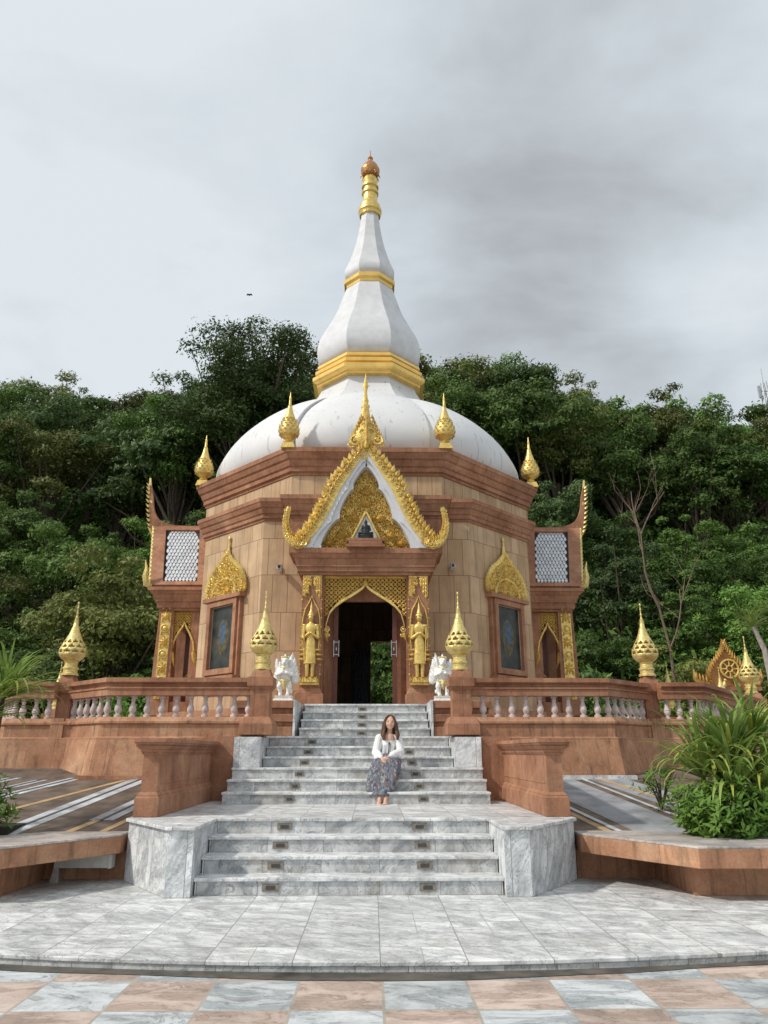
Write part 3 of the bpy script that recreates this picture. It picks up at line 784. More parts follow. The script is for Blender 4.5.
# --- front porch
PY = 16.0
m = MB(B)
for sx in (-1, 1):
    m.box(sx * .905, sx * 1.40, PY + .12, 17.31, ZF, 5.12)
m.box(-1.40, 1.40, PY + .16, 17.31, 5.121, 5.7)
m.box(-1.75, 1.75, PY + .35, 17.31, 5.69, 6.55)
fp = m.build('front_porch', BROWN, pg)
m = MB(B)
def boxcorn(m, hx, yf, z0, z1, out, yb=17.32):
    h = z1 - z0
    for a, b, o0, o1 in ((0, .12, .03, .03), (.12, .30, .28, .32), (.30, .36, .45, .45), (.36, .62, .42, .62), (.62, .80, .7, .9), (.80, 1, 1, 1)):
        v0, v1 = z0 + a * h, z0 + b * h
        e0, e1 = out * o0, out * o1
        m.add([(-hx - e0, yf - e0, v0), (hx + e0, yf - e0, v0), (hx + e0, yb, v0), (-hx - e0, yb, v0), (-hx - e1, yf - e1, v1), (hx + e1, yf - e1, v1), (hx + e1, yb, v1), (-hx - e1, yb, v1)],
              [(3, 2, 1, 0), (4, 5, 6, 7), (0, 1, 5, 4), (1, 2, 6, 5), (2, 3, 7, 6), (3, 0, 4, 7)])
boxcorn(m, 1.44, PY - .02, 5.10, 5.665, .20); m.build('entablature', BROWN, fp)
m = MB(B); boxcorn(m, 1.76, PY + .34, 6.53, 7.03, .22); m.build('porch_cornice', BROWN, fp)
for sx in (-1, 1):
    m = MB(B); X = sx * 1.165
    m.box(X - .215, X + .215, PY, PY + .3, 2.66, 5.10)
    pl_ = m.build('pilaster', BROWN, fp, bevel=.01)
    m = MB(B); m.frustum(X, PY + .15, .30, .20, ZF, .30, .20, ZF + .26); m.frustum(X, PY + .15, .285, .19, ZF + .26, .22, .16, 2.665); m.build('pilaster_base', BROWN, fp, bevel=.01)
    m = MB(B)   # gold corner leaves, edge studs
    for e in (-1, 1):
        m.prismy([(X + e * .205, 4.62), (X + e * .205, 5.085), (X + e * .02, 5.085)] if e < 0 else [(X + .205, 4.62), (X + .205, 5.085), (X + .02, 5.085)][::1], PY - .012, PY + .01)
        for k in range(5):
            for j in range(max(1, 3 - k // 2)):
                m.scroll(X + e * (.17 - .055 * j), 5.04 - k * .085 - j * .02, .042, k, e, PY - .02); m.flame(X + e * (.17 - .05 * j), 5.02 - k * .085, -PI / 2 - e * .3, .12, .07, .03, PY - .014)
        m.box(X + e * .212, X + e * .216, PY - .006, PY + .01, 2.7, 4.62)
        for k in range(9): m.ell((X + e * .215, PY - .004, 2.95 + k * .2), .02, 6, 4)
    m.box(X - .21, X + .21, PY - .008, PY + .004, 5.07, 5.088)
    m.build('gold_ornament', GOLDR, fp, smooth=40)
    # guardian relief with pointed halo frame
    g = MB(B); y = PY - .07
    zb = 2.72
    g.box(X - .20, X + .20, y - .02, PY + .02, zb, zb + .06); g.frustum(X, PY - .04, .17, .09, zb + .06, .13, .07, zb + .16)
    for k in range(7): g.flame(X - .18 + .06 * k, zb + .05, PI / 2, .15, .06, .05, y - .02)
    for e in (-1, 1):
        g.caps((X + e * .055, y, zb + .17), (X + e * .06, y, zb + .52), .035, .055, 8)      # legs
        g.ell((X + e * .06, y - .05, zb + .17), (.035, .07, .025), 8, 5)
        g.caps((X + e * .135, y, zb + 1.22), (X + e * .165, y, zb + .98), .042, .035, 8)     # arms
        g.caps((X + e * .165, y, zb + .98), (X + e * .02, y - .08, zb + 1.08), .035, .028, 8)
        g.ell((X + e * .13, y, zb + 1.25), (.06, .05, .035), 8, 5)
        for k in range(3): g.flame(X + e * (.10 + .02 * k), zb + .75 - .1 * k, -PI / 2 + e * 1.0, .15, .06, .03, y, curl=e * .5)
    g.lathe([(.0, zb + .42), (.135, zb + .44), (.125, zb + .55), (.11, zb + .75), (.105, zb + .9), (.085, zb + 1.0), (.115, zb + 1.15), (.13, zb + 1.22), (.09, zb + 1.28), (.035, zb + 1.31), (.035, zb + 1.34)], 14, (X, y), sy=.6)
    g.ell((X, y - .01, zb + 1.41), (.062, .065, .08), 12, 8); g.ell((X, y - .075, zb + 1.40), .012, 6, 4)
    g.lathe([(.075, zb + 1.45), (.078, zb + 1.48), (.05, zb + 1.51), (.055, zb + 1.53), (.032, zb + 1.56), (.03, zb + 1.62), (.012, zb + 1.72), (0, zb + 1.80)], 10, (X, y))
    g.caps((X + sx * .12, y - .06, zb + .5), (X + sx * .14, y - .05, zb + 1.15), .012, .012, 6)
    g.build('guardian_relief', GOLD, fp, smooth=50)
    m = MB(B)
    pts = [(-.17, .75), (-.19, 1.1), (-.185, 1.4), (-.14, 1.62), (-.07, 1.74), (0, 1.9), (.07, 1.74), (.14, 1.62), (.185, 1.4), (.19, 1.1), (.17, .75)]
    m.tube([(X + a, PY - .015, zb + b) for a, b in pts], .017, 6)
    m.build('halo_frame', GOLDR, fp, smooth=50)
# door recess
m = MB(B)
for sx in (-1, 1): m.box(sx * .64, sx * .904, 16.55, 16.68, ZF, 4.9)
m.box(-.90, .90, 16.56, 16.67, 4.62, 5.1)
m.box(-.90, .90, 16.5, 17.4, ZF, ZF + .03)
m.build('door_frame', BROWN, fp)
for sx in (-1, 1):
    m = MB(B); m.box(sx * .60, sx * .70, 16.42, 16.47, ZF + .035, 4.62); d = m.build('sliding_door', DARKWOOD, fp, bevel=.004)
    m = MB(B)
    for a, b in ((.57, .582), (.68, .692)):
        m.box(sx * a, sx * b, 16.35, 16.365, 3.36, 3.72)
    m.box(sx * .57, sx * .692, 16.352, 16.363, 3.40, 3.412); m.box(sx * .57, sx * .692, 16.352, 16.363, 3.67, 3.682); m.box(sx * .62, sx * .64, 16.36, 16.42, 3.5, 3.56)
    m.build('handle', METAL, d)
# pierced gold lattice above the door, pointed arch
def archz(x):
    x = abs(x); return float(np.interp(x, [0, .06, .3, .5, .66, .78, .83, .86, .91], [4.90, 4.80, 4.64, 4.52, 4.40, 4.25, 4.08, 3.95, 3.95]))
def lattice(m, x0, x1, ztop, fz, y, cell=.093):
    n = int(round((x1 - x0) / cell)); cell = (x1 - x0) / n
    rows = int((ztop - 3.9) / cell) + 1
    for i in range(n):
        for j in range(rows):
            x = x0 + (i + .5) * cell; z = ztop - (j + .5) * cell
            if z - cell * .4 < max(fz(x), fz(x - cell / 2), fz(x + cell / 2)): continue
            h = cell / 2
            for e in (-1, 1): m.tube([(x - h, y, z - e * h), (x + h, y, z + e * h)], .011, 4)
            pts = [(x + .30 * cell * math.cos(a), y - .004, z + .30 * cell * math.sin(a)) for a in (2 * PI * k / 6 for k in range(7))]
            m.tube(pts, .009, 4); m.ell((x, y - .01, z), .014, 5, 4)
m = MB(B); lattice(m, -.90, .90, 5.07, archz, PY + .16)
m.box(-.905, .905, PY + .13, PY + .18, 5.06, 5.10)
la = m.build('arch_lattice', GOLDR, fp)
m = MB(B); pts = [(x, archz(x)) for x in [-.86, -.83, -.78, -.66, -.5, -.3, -.15, -.05, 0, .05, .15, .3, .5, .66, .78, .83, .86]]
m.strip_y([(x, z + .065) for x, z in pts], pts, PY + .11, PY + .19)
for sx in (-1, 1):
    m.scroll(sx * .84, 3.92, .07, PI / 2, sx, PY + .13); m.scroll(sx * .80, 3.80, .05, PI / 2, -sx, PY + .13); m.flame(sx * .86, 3.85, -PI / 2, .22, .09, .05, PY + .12)
m.flame(0, 4.86, PI / 2, .2, .10, .05, PY + .11, 0)
m.build('arch_trim', GOLD, la, smooth=40)

# --- front gable
GY = 15.72
outer = smoothprof([(.10, 8.10), (.45, 7.66), (.78, 7.22), (1.02, 6.66), (1.22, 6.24), (1.50, 5.86), (1.60, 5.68)], 4)
inner = smoothprof([(.03, 7.92), (.31, 7.46), (.58, 7.02), (.80, 6.52), (1.01, 6.13), (1.24, 5.82), (1.38, 5.66)], 4)
wi = smoothprof([(.0, 7.60), (.16, 7.28), (.30, 7.06), (.46, 6.66), (.60, 6.36), (.78, 6.04), (1.0, 5.665)], 4)
m = MB(B); m.prismy([(-1.15, 5.668), (1.15, 5.668), (0, 7.7)], GY + .32, GY + .40)
gb = m.build('gable', GOLDR, pg)
m = MB(B)
rnd = random.Random(3)
z = 5.72
while z < 7.35:
    w_ = np.interp(z, [5.66, 6.04, 6.36, 6.66, 7.06, 7.4], [1.0, .78, .60, .46, .30, .12]) ; nw = np.interp(z, [5.66, 6.45], [.42, .0]) if z < 6.5 else 0
    x = nw + .05
    while x < w_ + .06:
        for e in ((-1, 1) if x > .02 else (1,)):
            r_ = .062 + .025 * rnd.random()
            m.scroll(e * x, z + rnd.uniform(-.02, .02), r_, rnd.random() * 6, rnd.choice((-1, 1)) * e, GY + .29)
            m.flame(e * (x + .02), z + .03, rnd.uniform(.3, 2.8), .15, .07, .07, GY + .31, .4)
        x += .12
    z += .115
for (x, z) in ((0, 7.0), (0, 6.72), (.32, 6.35), (-.32, 6.35), (.56, 5.95), (-.56, 5.95), (.8, 5.78), (-.8, 5.78)):
    for k in range(7): m.flame(x, z, PI / 2 + (k - 3) * .42, .15, .07, .08, GY + .24, 0)
    m.ell((x, GY + .23, z + .02), .045, 8, 6)
m.build('carved_scrolls', GOLDR, gb, smooth=40)
m = MB(B); m.prismy([(-.40, 5.668), (.40, 5.668), (0, 6.48)], GY + .22, GY + .30); m.build('niche_back', WHITE, gb)
m = MB(B)
for sx in (-1, 1): m.tube([(sx * .43, GY + .2, 5.68), (sx * .2, GY + .2, 6.14), (0, GY + .2, 6.56)], .03, 6)
m.build('niche_trim', GOLD, gb)
m = MB(B)
for e0, e1, a, b in ((.43, .43, 5.667, 5.72), (.37, .37, 5.721, 5.80), (.41, .41, 5.801, 5.86)): m.box(-e0, e1, GY - .05, GY + .21, a, b)
m.build('niche_pedestal', BROWN, gb, bevel=.006)
for sx in (-1, 1):
    m = MB(B)
    # lobed white band: three swelling sections
    wo_ = []; wi_ = []
    N = 30
    def at(p, t):
        i = t * (len(p) - 1); k = min(int(i), len(p) - 2); f_ = i - k; return (p[k][0] * (1 - f_) + p[k + 1][0] * f_, p[k][1] * (1 - f_) + p[k + 1][1] * f_)
    for i in range(N + 1):
        t = i / N; a = at(inner, t); b = at(wi, t); lob = .085 * abs(math.sin(t * PI * 3)) ** .6
        wo_.append((sx * (a[0] + lob * .2), a[1] + lob * .15)); wi_.append((sx * (b[0] + lob - .02), b[1] + lob * .5))
    A, Bq = (wi_, wo_) if sx > 0 else (wo_, wi_)
    m.strip_y(A, Bq, GY + .06, GY + .30)
    c_ = [((a[0] * .45 + b[0] * .55), (a[1] * .45 + b[1] * .55)) for a, b in zip(wo_, wi_)]
    c2 = [((a[0] * .1 + b[0] * .9), (a[1] * .1 + b[1] * .9)) for a, b in zip(wo_, wi_)]
    m.strip_y(c_ if sx > 0 else wo_, wo_ if sx > 0 else c_, GY + .02, GY + .062)
    m.build('white_arch_band', WHITE, gb, smooth=30)
    m = MB(B)
    A = [(sx * (x - .02), z - .02) for x, z in outer]; I = [(sx * x, z) for x, z in inner]
    m.strip_y(I if sx > 0 else A, A if sx > 0 else I, GY, GY + .16)
    L_ = 26
    for i in range(L_):
        t = (i + .5) / L_; a = at(outer, t); b = at(inner, t); mx_, mz_ = (a[0] + b[0]) / 2, (a[1] + b[1]) / 2
        d = Vector((at(outer, min(1, t + .02))[0] - at(outer, max(0, t - .02))[0], at(outer, min(1, t + .02))[1] - at(outer, max(0, t - .02))[1])); ang = math.atan2(-d.y, -d.x)
        if sx < 0: ang = PI - ang
        m.scroll(sx * mx_, mz_, .062, rnd.random() * 6, sx, GY - .01)
        m.flame(sx * (a[0] - .03), a[1] - .02, ang - sx * (.5 + .4 * rnd.random()), .16 + .06 * rnd.random(), .15, .07, GY + .02, -sx * .35)
        m.flame(sx * (mx_ + .02), mz_, ang - sx * .3, .15, .08, .06, GY - .01, -sx * .4)
    # upturned end
    tail = smoothprof([(1.18, 5.78), (1.45, 5.72), (1.64, 5.78), (1.76, 5.96), (1.80, 6.20), (1.79, 6.42), (1.75, 6.62)], 3)
    m.tube([(sx * x, GY + .05, z) for x, z in tail], [float(np.interp(i / (len(tail) - 1), [0, .25, .5, .8, 1], [.06, .085, .06, .035, .008])) for i in range(len(tail))], 8, .5)
    for i in range(2, len(tail) - 2):
        x, z = tail[i]; t = i / len(tail)
        ang = .25 + t * 1.1
        if sx < 0: ang = PI - ang
        m.flame(sx * (x - .03), z - .03, ang + (.35 if sx > 0 else -.35), .26 * (1.15 - t * .75), .15, .07, GY, sx * .6)
        a2 = PI - .5 + t * -.8
        if sx < 0: a2 = PI - a2
        m.flame(sx * (x - .05), z + .02, a2, .15 * (1.2 - t * .7), .09, .06, GY, -sx * .5)
        m.scroll(sx * x, z, .07 * (1.15 - t * .7), i, sx, GY - .05)
    m.build('bargeboard', GOLD, gb, smooth=40)
# roof top ornament
m = MB(B)
m.lathe([(.16, 7.75), (.12, 7.95), (.17, 8.02), (.27, 8.14), (.33, 8.26), (.31, 8.38), (.24, 8.52), (.18, 8.68), (.12, 8.78), (.10, 8.95), (.085, 9.05), (.10, 9.08), (.10, 9.14), (.06, 9.18), (.075, 9.26), (.05, 9.32), (.04, 9.45), (.035, 9.52), (.055, 9.60), (.06, 9.66), (.035, 9.80), (.012, 9.92), (0, 10.0)], 14, (-.03, GY + .08), sy=.45)
for e in (-1, 1):
    m.scroll(e * .25, 8.20, .14, PI / 2, -e, GY); m.scroll(e * .36, 8.10, .08, 0, e, GY); m.scroll(e * .10, 8.42, .08, 0, e, GY - .03); m.scroll(e * .07, 8.62, .05, 0, e, GY)
    for k in range(7): m.flame(e * (.30 - .03 * k), 8.16 + .10 * k, PI / 2 - e * (.75 - .07 * k), .2 - .012 * k, .09, .05, GY + .02, e * .3)
    m.scroll(e * .12, 8.0, .09, PI, e, GY)
for k in range(5): m.flame(0, 8.0 + .18 * k, PI / 2, .24, .13 - .015 * k, .08, GY - .04, 0)
m.build('roof_ornament', GOLDR, gb, smooth=45)
# porch roof behind the gable
m = MB(B)
for sx in (-1, 1):
    m.add([(sx * 1.5, GY + .16, 5.70), (0, GY + .16, 7.9), (0, 17.6, 7.9), (sx * 1.5, 17.6, 5.70)], [(0, 1, 2, 3) if sx > 0 else (3, 2, 1, 0)])
m.build('porch_roof', TILE, gb)

# --- windows on the slanting faces
for sx in (-1, 1):
    ang = sx * PI / 4; cx, cy = BX + sx * 3.50, BY - 3.4 + .10 + .0
    cx = BX + sx * (3.40 + .06); cy = 18.20 + .06
    m = MB()
    def fr(m, w_, z0, z1, b, d, foot=0):
        m.box(-w_, -w_ + b, -d, .02, z0, z1); m.box(w_ - b, w_, -d, .02, z0, z1); m.box(-w_ + b, w_ - b, -d, .02, z1 - b, z1); m.box(-w_ + b, w_ - b, -d, .02, z0, z0 + b)
    fr(m, .62, 3.15, 4.95, .13, .16); fr(m, .70, 3.10, 5.0, .075, .10)
    m.box(-.80, .80, -.20, .02, 4.96, 5.06); m.box(-.74, .74, -.23, .02, 2.98, 3.10); m.box(-.80, .80, -.26, .02, 2.90, 2.98)
    wn = m.build('window', BROWN, pg, (0, 0, 0)); wn.location = Vector((cx, cy, 0)) - ORG['pagoda']; wn.rotation_euler = (0, 0, ang)
    ORG[wn.name] = Vector((0, 0, 0))
    m = MB(); m.box(-.50, .50, -.06, -.03, 3.28, 4.82); m.build('pane', GLASSD, wn)
    m = MB(); fr(m, .50, 3.27, 4.83, .03, .075); m.build('inner_frame', mat_simple('pale_window_frame', (.42, .30, .24), .6), wn)
    m = MB(); m.lathe([(0, -.068), (.20, -.066), (.25, -.060)], 24, sy=1); q = m
    q.v = [(x * .95, z, 4.05 + y * 1.75) for x, y, z in q.v]; q.f = [tuple(reversed(f)) for f in q.f]
    q.build('painted_oval', HALO2, wn)
    m = MB(); m.lathe([(0, -.075), (.12, -.073), (.16, -.069)], 24); q = m
    q.v = [(x * .9, z, 4.15 + y * 1.8) for x, y, z in q.v]; q.f = [tuple(reversed(f)) for f in q.f]
    q.build('painted_oval', HALO, wn)
    # gold pediment
    m = MB()
    half_o = smoothprof([(.76, 5.07), (.82, 5.24), (.76, 5.46), (.58, 5.68), (.34, 5.84), (.15, 6.0), (.05, 6.16)], 3)
    poly = [(x, z) for x, z in half_o] + [(-x, z) for x, z in reversed(half_o)]
    m.prismy(list(poly)[::1], -.08, .02)
    for e in (-1, 1):
        for i, (x, z) in enumerate(half_o[:-2]):
            d = Vector((half_o[i + 1][0] - x, half_o[i + 1][1] - z)); a = math.atan2(d.y, d.x)
            if e < 0: a = PI - a
            m.flame(e * (x - .05), z, a + e * -.6, .19, .10, .05, -.09, -e * .2)
            if i % 2 == 0: m.scroll(e * (x - .07), z, .06, i, e, -.10)
    sem = [(-.50 + 0, 5.08)] + [(.50 * math.cos(a), 5.08 + .42 * math.sin(a)) for a in (PI - PI * k / 14 for k in range(1, 14))] + [(.50, 5.08)]
    m.tube([(x, -.11, z) for x, z in sem], .03, 6)
    rn = random.Random(5 + sx)
    for i in range(-4, 5):
        for j in range(4):
            x, z = i * .10, 5.13 + j * .10
            if (x / .45) ** 2 + ((z - 5.08) / .37) ** 2 < 1:
                m.scroll(x, z, .05, rn.random() * 6, rn.choice((-1, 1)), -.10); m.flame(x, z, rn.uniform(.5, 2.6), .12, .06, .06, -.1, .3)
    for i in range(-8, 9):
        for j in range(12):
            x, z = i * .095 + (.045 if j % 2 else 0), 5.12 + j * .085
            hw_ = float(np.interp(z, [5.07, 5.24, 5.46, 5.68, 5.84, 6.0, 6.16], [.72, .76, .68, .50, .26, .10, .02]))
            if abs(x) < hw_ and (x / .53) ** 2 + ((z - 5.08) / .45) ** 2 > 1:
                m.scroll(x, z, .046, rn.random() * 6, rn.choice((-1, 1)), -.095); m.flame(x, z, rn.uniform(.3, 2.8), .11, .06, .05, -.09, .3)
    m.lathe([(.07, 6.02), (.06, 6.15), (.075, 6.2), (.045, 6.28), (.05, 6.33), (.028, 6.4), (.03, 6.5), (.05, 6.55), (.03, 6.6), (0, 6.64)], 8, (0, -.05), sy=.7)
    m.build('gold_pediment', GOLD, wn, smooth=40)

# --- side porches
def side_porch(mir):
    mk = lambda: MB(B, mir)
    m = mk()
    m.box(-5.75, -4.3, 20.05, 20.25, ZF, ZF + .35)
    m.box(-5.42, -4.25, 20.2, 23.0, 5.0, 5.62)
    m.box(-5.62, -5.2, 22.95, 23.3, ZF, 5.05); m.box(-4.75, -4.25, 20.1, 20.3, ZF, 5.05)
    m.box(-5.5, -4.25, 21.0, 21.1, ZF, 5.0)
    root = m.build('side_porch', BROWN, pg)
    # entablature, flares outwards
    m = mk()
    for a, b, e0, e1 in ((5.03, 5.10, 0, 0), (5.10, 5.26, .05, .07), (5.26, 5.30, .10, .10), (5.30, 5.46, .10, .17), (5.46, 5.54, .20, .24), (5.54, 5.63, .28, .28)):
        x0 = -5.63
        m.add([(x0 - e0, 20.0 - e0, a), (-4.28, 20.0 - e0, a), (-4.28, 23.2 + e0, a), (x0 - e0, 23.2 + e0, a), (x0 - e1, 20.0 - e1, b), (-4.28, 20.0 - e1, b), (-4.28, 23.2 + e1, b), (x0 - e1, 23.2 + e1, b)],
              [(3, 2, 1, 0), (4, 5, 6, 7), (0, 1, 5, 4), (1, 2, 6, 5), (2, 3, 7, 6), (3, 0, 4, 7)])
    m.build('entablature', BROWN, root)
    # corner pilaster with medallions
    m = mk(); m.frustum(-5.42, 20.22, .27, .22, ZF + .0, .20, .2, 5.03); m.build('pilaster', BROWN, root, bevel=.01)
    m = mk()
    m.box(-5.555, -5.285, 19.99, 20.03, 2.7, 4.96)
    for k in range(7):
        z = 2.78 + k * .345
        if k % 2 == 0:
            for q in range(8): m.flame(-5.42, z + .04, q * PI / 4, .15, .09, .04, 19.985, 0)
            m.ell((-5.42, 19.97, z + .04), .035, 8, 5)
        else:
            pts = [(-5.42 + .11 * math.cos(a), 19.975, z + .04 + .11 * math.sin(a)) for a in (2 * PI * i / 12 for i in range(13))]
            m.tube(pts, .02, 5); m.ell((-5.42, 19.98, z + .04), (.07, .035, .07), 10, 6)
        for e in (-1, 1): m.flame(-5.42 + e * .1, z + .21, PI / 2 + e * .3, .11, .06, .03, 19.985)
    m.build('gold_medallions', GOLD, root, smooth=40)
    # arch lattice
    def az(x):
        return float(np.interp(abs(x + 4.93), [0, .05, .16, .26, .31, .4], [4.72, 4.60, 4.42, 4.2, 3.9, 3.7]))
    m = mk(); lattice(m, -5.24, -4.60, 5.02, az, 20.12, .085)
    pts = [(-4.93 + d, az(-4.93 + d)) for d in (-.31, -.26, -.16, -.05, 0, .05, .16, .26, .31)]
    m.tube([(x, 20.09, z) for x, z in pts], .032, 6)
    m.flame(-5.21, 3.95, -PI / 2, .45, .12, .06, 20.08); m.flame(-4.63, 3.95, -PI / 2, .45, .12, .06, 20.08)
    m.build('arch_lattice', GOLDR, root)
    # inner post with a medallion and wooden door
    m = mk(); m.box(-5.0, -4.62, 20.6, 20.7, ZF, 4.9); m.build('inner_panel', DARKWOOD, root)
    m = mk()
    pts = [(-4.82 + .10 * math.cos(a), 20.58, 3.28 + .10 * math.sin(a)) for a in (2 * PI * i / 12 for i in range(13))]
    m.tube(pts, .022, 5); m.ell((-4.82, 20.59, 3.28), (.06, .03, .06), 10, 6)
    for q in (2.95, 3.5): m.flame(-4.82, q, PI / 2, .14, .09, .04, 20.59)
    m.build('medallion', GOLD, root, smooth=40)
    # tiled slope between brown frames; ridge runs outwards
    y0, z0, y1, z1 = 19.86, 5.66, 21.52, 7.82
    def S(x, t, h=0):  # point on slope
        nx_ = Vector((0, -(z1 - z0), (y1 - y0))).normalized()
        return (x * (1 + .095 * t), y0 + (y1 - y0) * t + nx_.y * h, z0 + (z1 - z0) * t + nx_.z * h)
    m = mk()
    m.add([S(-5.75, 0), S(-4.4, 0), S(-4.4, 1), S(-5.75, 1)], [(0, 1, 2, 3)])
    m.add([(-5.75, 23.34, z0), (-4.4, 23.34, z0), (-4.8, y1, z1), (-6.28, y1, z1)], [(3, 2, 1, 0)])
    m.build('roof_deck', TILEB, root)
    m = mk(); nr, nc = 15, 9; wt = .86 / nc
    for j in range(nr):
        for i in range(nc + 1):
            x = -5.52 + (i + (.5 if j % 2 else 0)) * wt - wt / 2; t0 = .075 + j * .0585; hw = wt * .475
            if x - hw < -5.56 or x + hw > -4.60: continue
            if j > nr - 3 and (x < -5.44 or x > -4.74): continue
            m.add([S(x - hw, t0 + .03, .012), S(x, t0 - .010, .03), S(x + hw, t0 + .03, .012), S(x + hw * .35, t0 + .078, .006), S(x - hw * .35, t0 + .078, .006)], [(0, 1, 2, 3, 4)])
    m.build('roof_tiles', TILE, root)
    m = mk()  # frame round the tiles
    def bar(x0, x1, t0, t1, h=.07):
        q = [S(x0, t0, h), S(x1, t0, h), S(x1, t1, h), S(x0, t1, h), S(x0, t0, -.05), S(x1, t0, -.05), S(x1, t1, -.05), S(x0, t1, -.05)]
        m.add(q, [(0, 1, 2, 3), (1, 0, 4, 5), (2, 1, 5, 6), (3, 2, 6, 7), (0, 3, 7, 4)])
    bar(-5.88, -5.55, 0, 1.0); bar(-4.62, -4.35, 0, 1.0); bar(-5.55, -4.62, .93, 1.0); bar(-5.55, -4.62, 0, .055)
    m.build('roof_frame', BROWN, root)
    # barge end sweeping up into the tall horn
    m = mk()
    e = smoothprof([(-4.4, 7.88), (-5.5, 7.88), (-6.05, 7.94), (-6.33, 8.10), (-6.50, 8.40), (-6.58, 8.85), (-6.66, 9.18)], 4)
    lo = smoothprof([(-4.4, 7.6), (-5.5, 7.6), (-6.1, 7.58), (-6.48, 7.62), (-6.62, 8.15), (-6.68, 8.75), (-6.70, 9.2)], 4)
    m.strip_y(lo if not mir else lo, e, y1 - .05, y1 + .07)
    m.build('ridge_horn', BROWN, root)
    m = mk()
    for i in range(9, len(e) - 1):
        m.flame(lo[i][0], lo[i][1], PI / 2 + .45, .16, .07, .03, y1 - .06, .3)
    m.tube([(-6.60, y1, 8.6), (-6.68, y1, 9.0), (-6.72, y1, 9.42)], [.06, .05, .03], 6)
    for sgn in (-1,):
        ed = [S(-5.90, t, .02) for t in np.linspace(0, .98, 16)]
        m.tube(ed, .04, 6)
        for p in ed[::1]: m.ell((p[0] - .02, p[1], p[2] + .02), (.04, .04, .06), 6, 4)
    m.tube([(-5.86, 19.86, 5.66), (-5.98, 19.80, 5.72), (-6.03, 19.78, 5.95), (-6.01, 19.78, 6.15), (-6.06, 19.78, 6.38)], [.07, .09, .075, .05, .01], 7)
    m.build('barge_ornament', GOLDP, root, smooth=45)
side_porch(False); side_porch(True)
# things inside seen through the doorway
m = MB(B); m.box(-.45, .02, 24.6, 24.64, ZF, 4.6)
for k in range(6): m.tube([(-.42 + k * .08, 24.58, ZF), (-.42 + k * .08, 24.58, 4.6)], .03, 6)
tag(m.build('curtain', mat_simple('pale_curtain_cloth', (.35, .38, .42), .8), None, (BX - .2, 24.6, ZF)), 'pale grey curtain hanging in the dark room behind the doorway', 'curtain')

# small seated statue in the niche
def seated_statue():
    z = 5.862; y = GY + .06
    t = thing('seated_statue', (BX, y, z), 'small dark seated statue in the niche of the golden gable', 'statue')
    m = MB(B); m.lathe([(.19, z), (.19, z + .03), (.16, z + .045), (.18, z + .08), (.165, z + .10)], 16, (0, y), sy=.55); m.build('lotus_base', BLACKST, t, smooth=40)
    m = MB(B)
    for e in (-1, 1):
        m.caps((e * .04, y, z + .13), (e * .14, y - .05, z + .125), .04, .035); m.caps((e * .14, y - .05, z + .125), (-e * .03, y - .08, z + .12), .032, .025)
        m.caps((e * .075, y, z + .30), (e * .10, y - .02, z + .21), .026, .022); m.caps((e * .10, y - .02, z + .21), (e * .01, y - .07, z + .165), .022, .018)
    m.caps((0, y, z + .14), (0, y, z + .29), .06, .07); m.caps((0, y, z + .3), (0, y, z + .36), .03, .025); m.ell((0, y, z + .39), (.038, .04, .048)); m.ell((0, y, z + .44), .02); m.caps((0, y, z + .45), (0, y, z + .51), .012, .003)
    o = m.build('body', BLACKST, t); remesh(o, .008, 1)
seated_statue()

# security cameras on the front wall
def seccam(x, z, lb):
    t = thing('security_camera', (x, 17.3, z), lb, 'security camera')
    m = MB(); m.box(x - .05, x + .05, 17.27, 17.30, z - .05, z + .05); m.tube([(x, 17.28, z), (x, 17.2, z)], .02, 8); m.build('bracket', LIGHTPL, t)
    m = MB(); m.box(x - .055, x + .055, 17.02, 17.22, z - .045, z + .05); m.box(x - .065, x + .065, 16.98, 17.23, z + .051, z + .06); b = m.build('housing', LIGHTPL, t, bevel=.01)
    m = MB(); m.tube([(x, 17.03, z), (x, 17.005, z)], .036, 12); m.build('lens', DARKPL, b)
seccam(-1.99, 5.53, 'small white security camera on the wall left of the porch'); seccam(2.12, 5.58, 'small white security camera on the wall right of the porch')

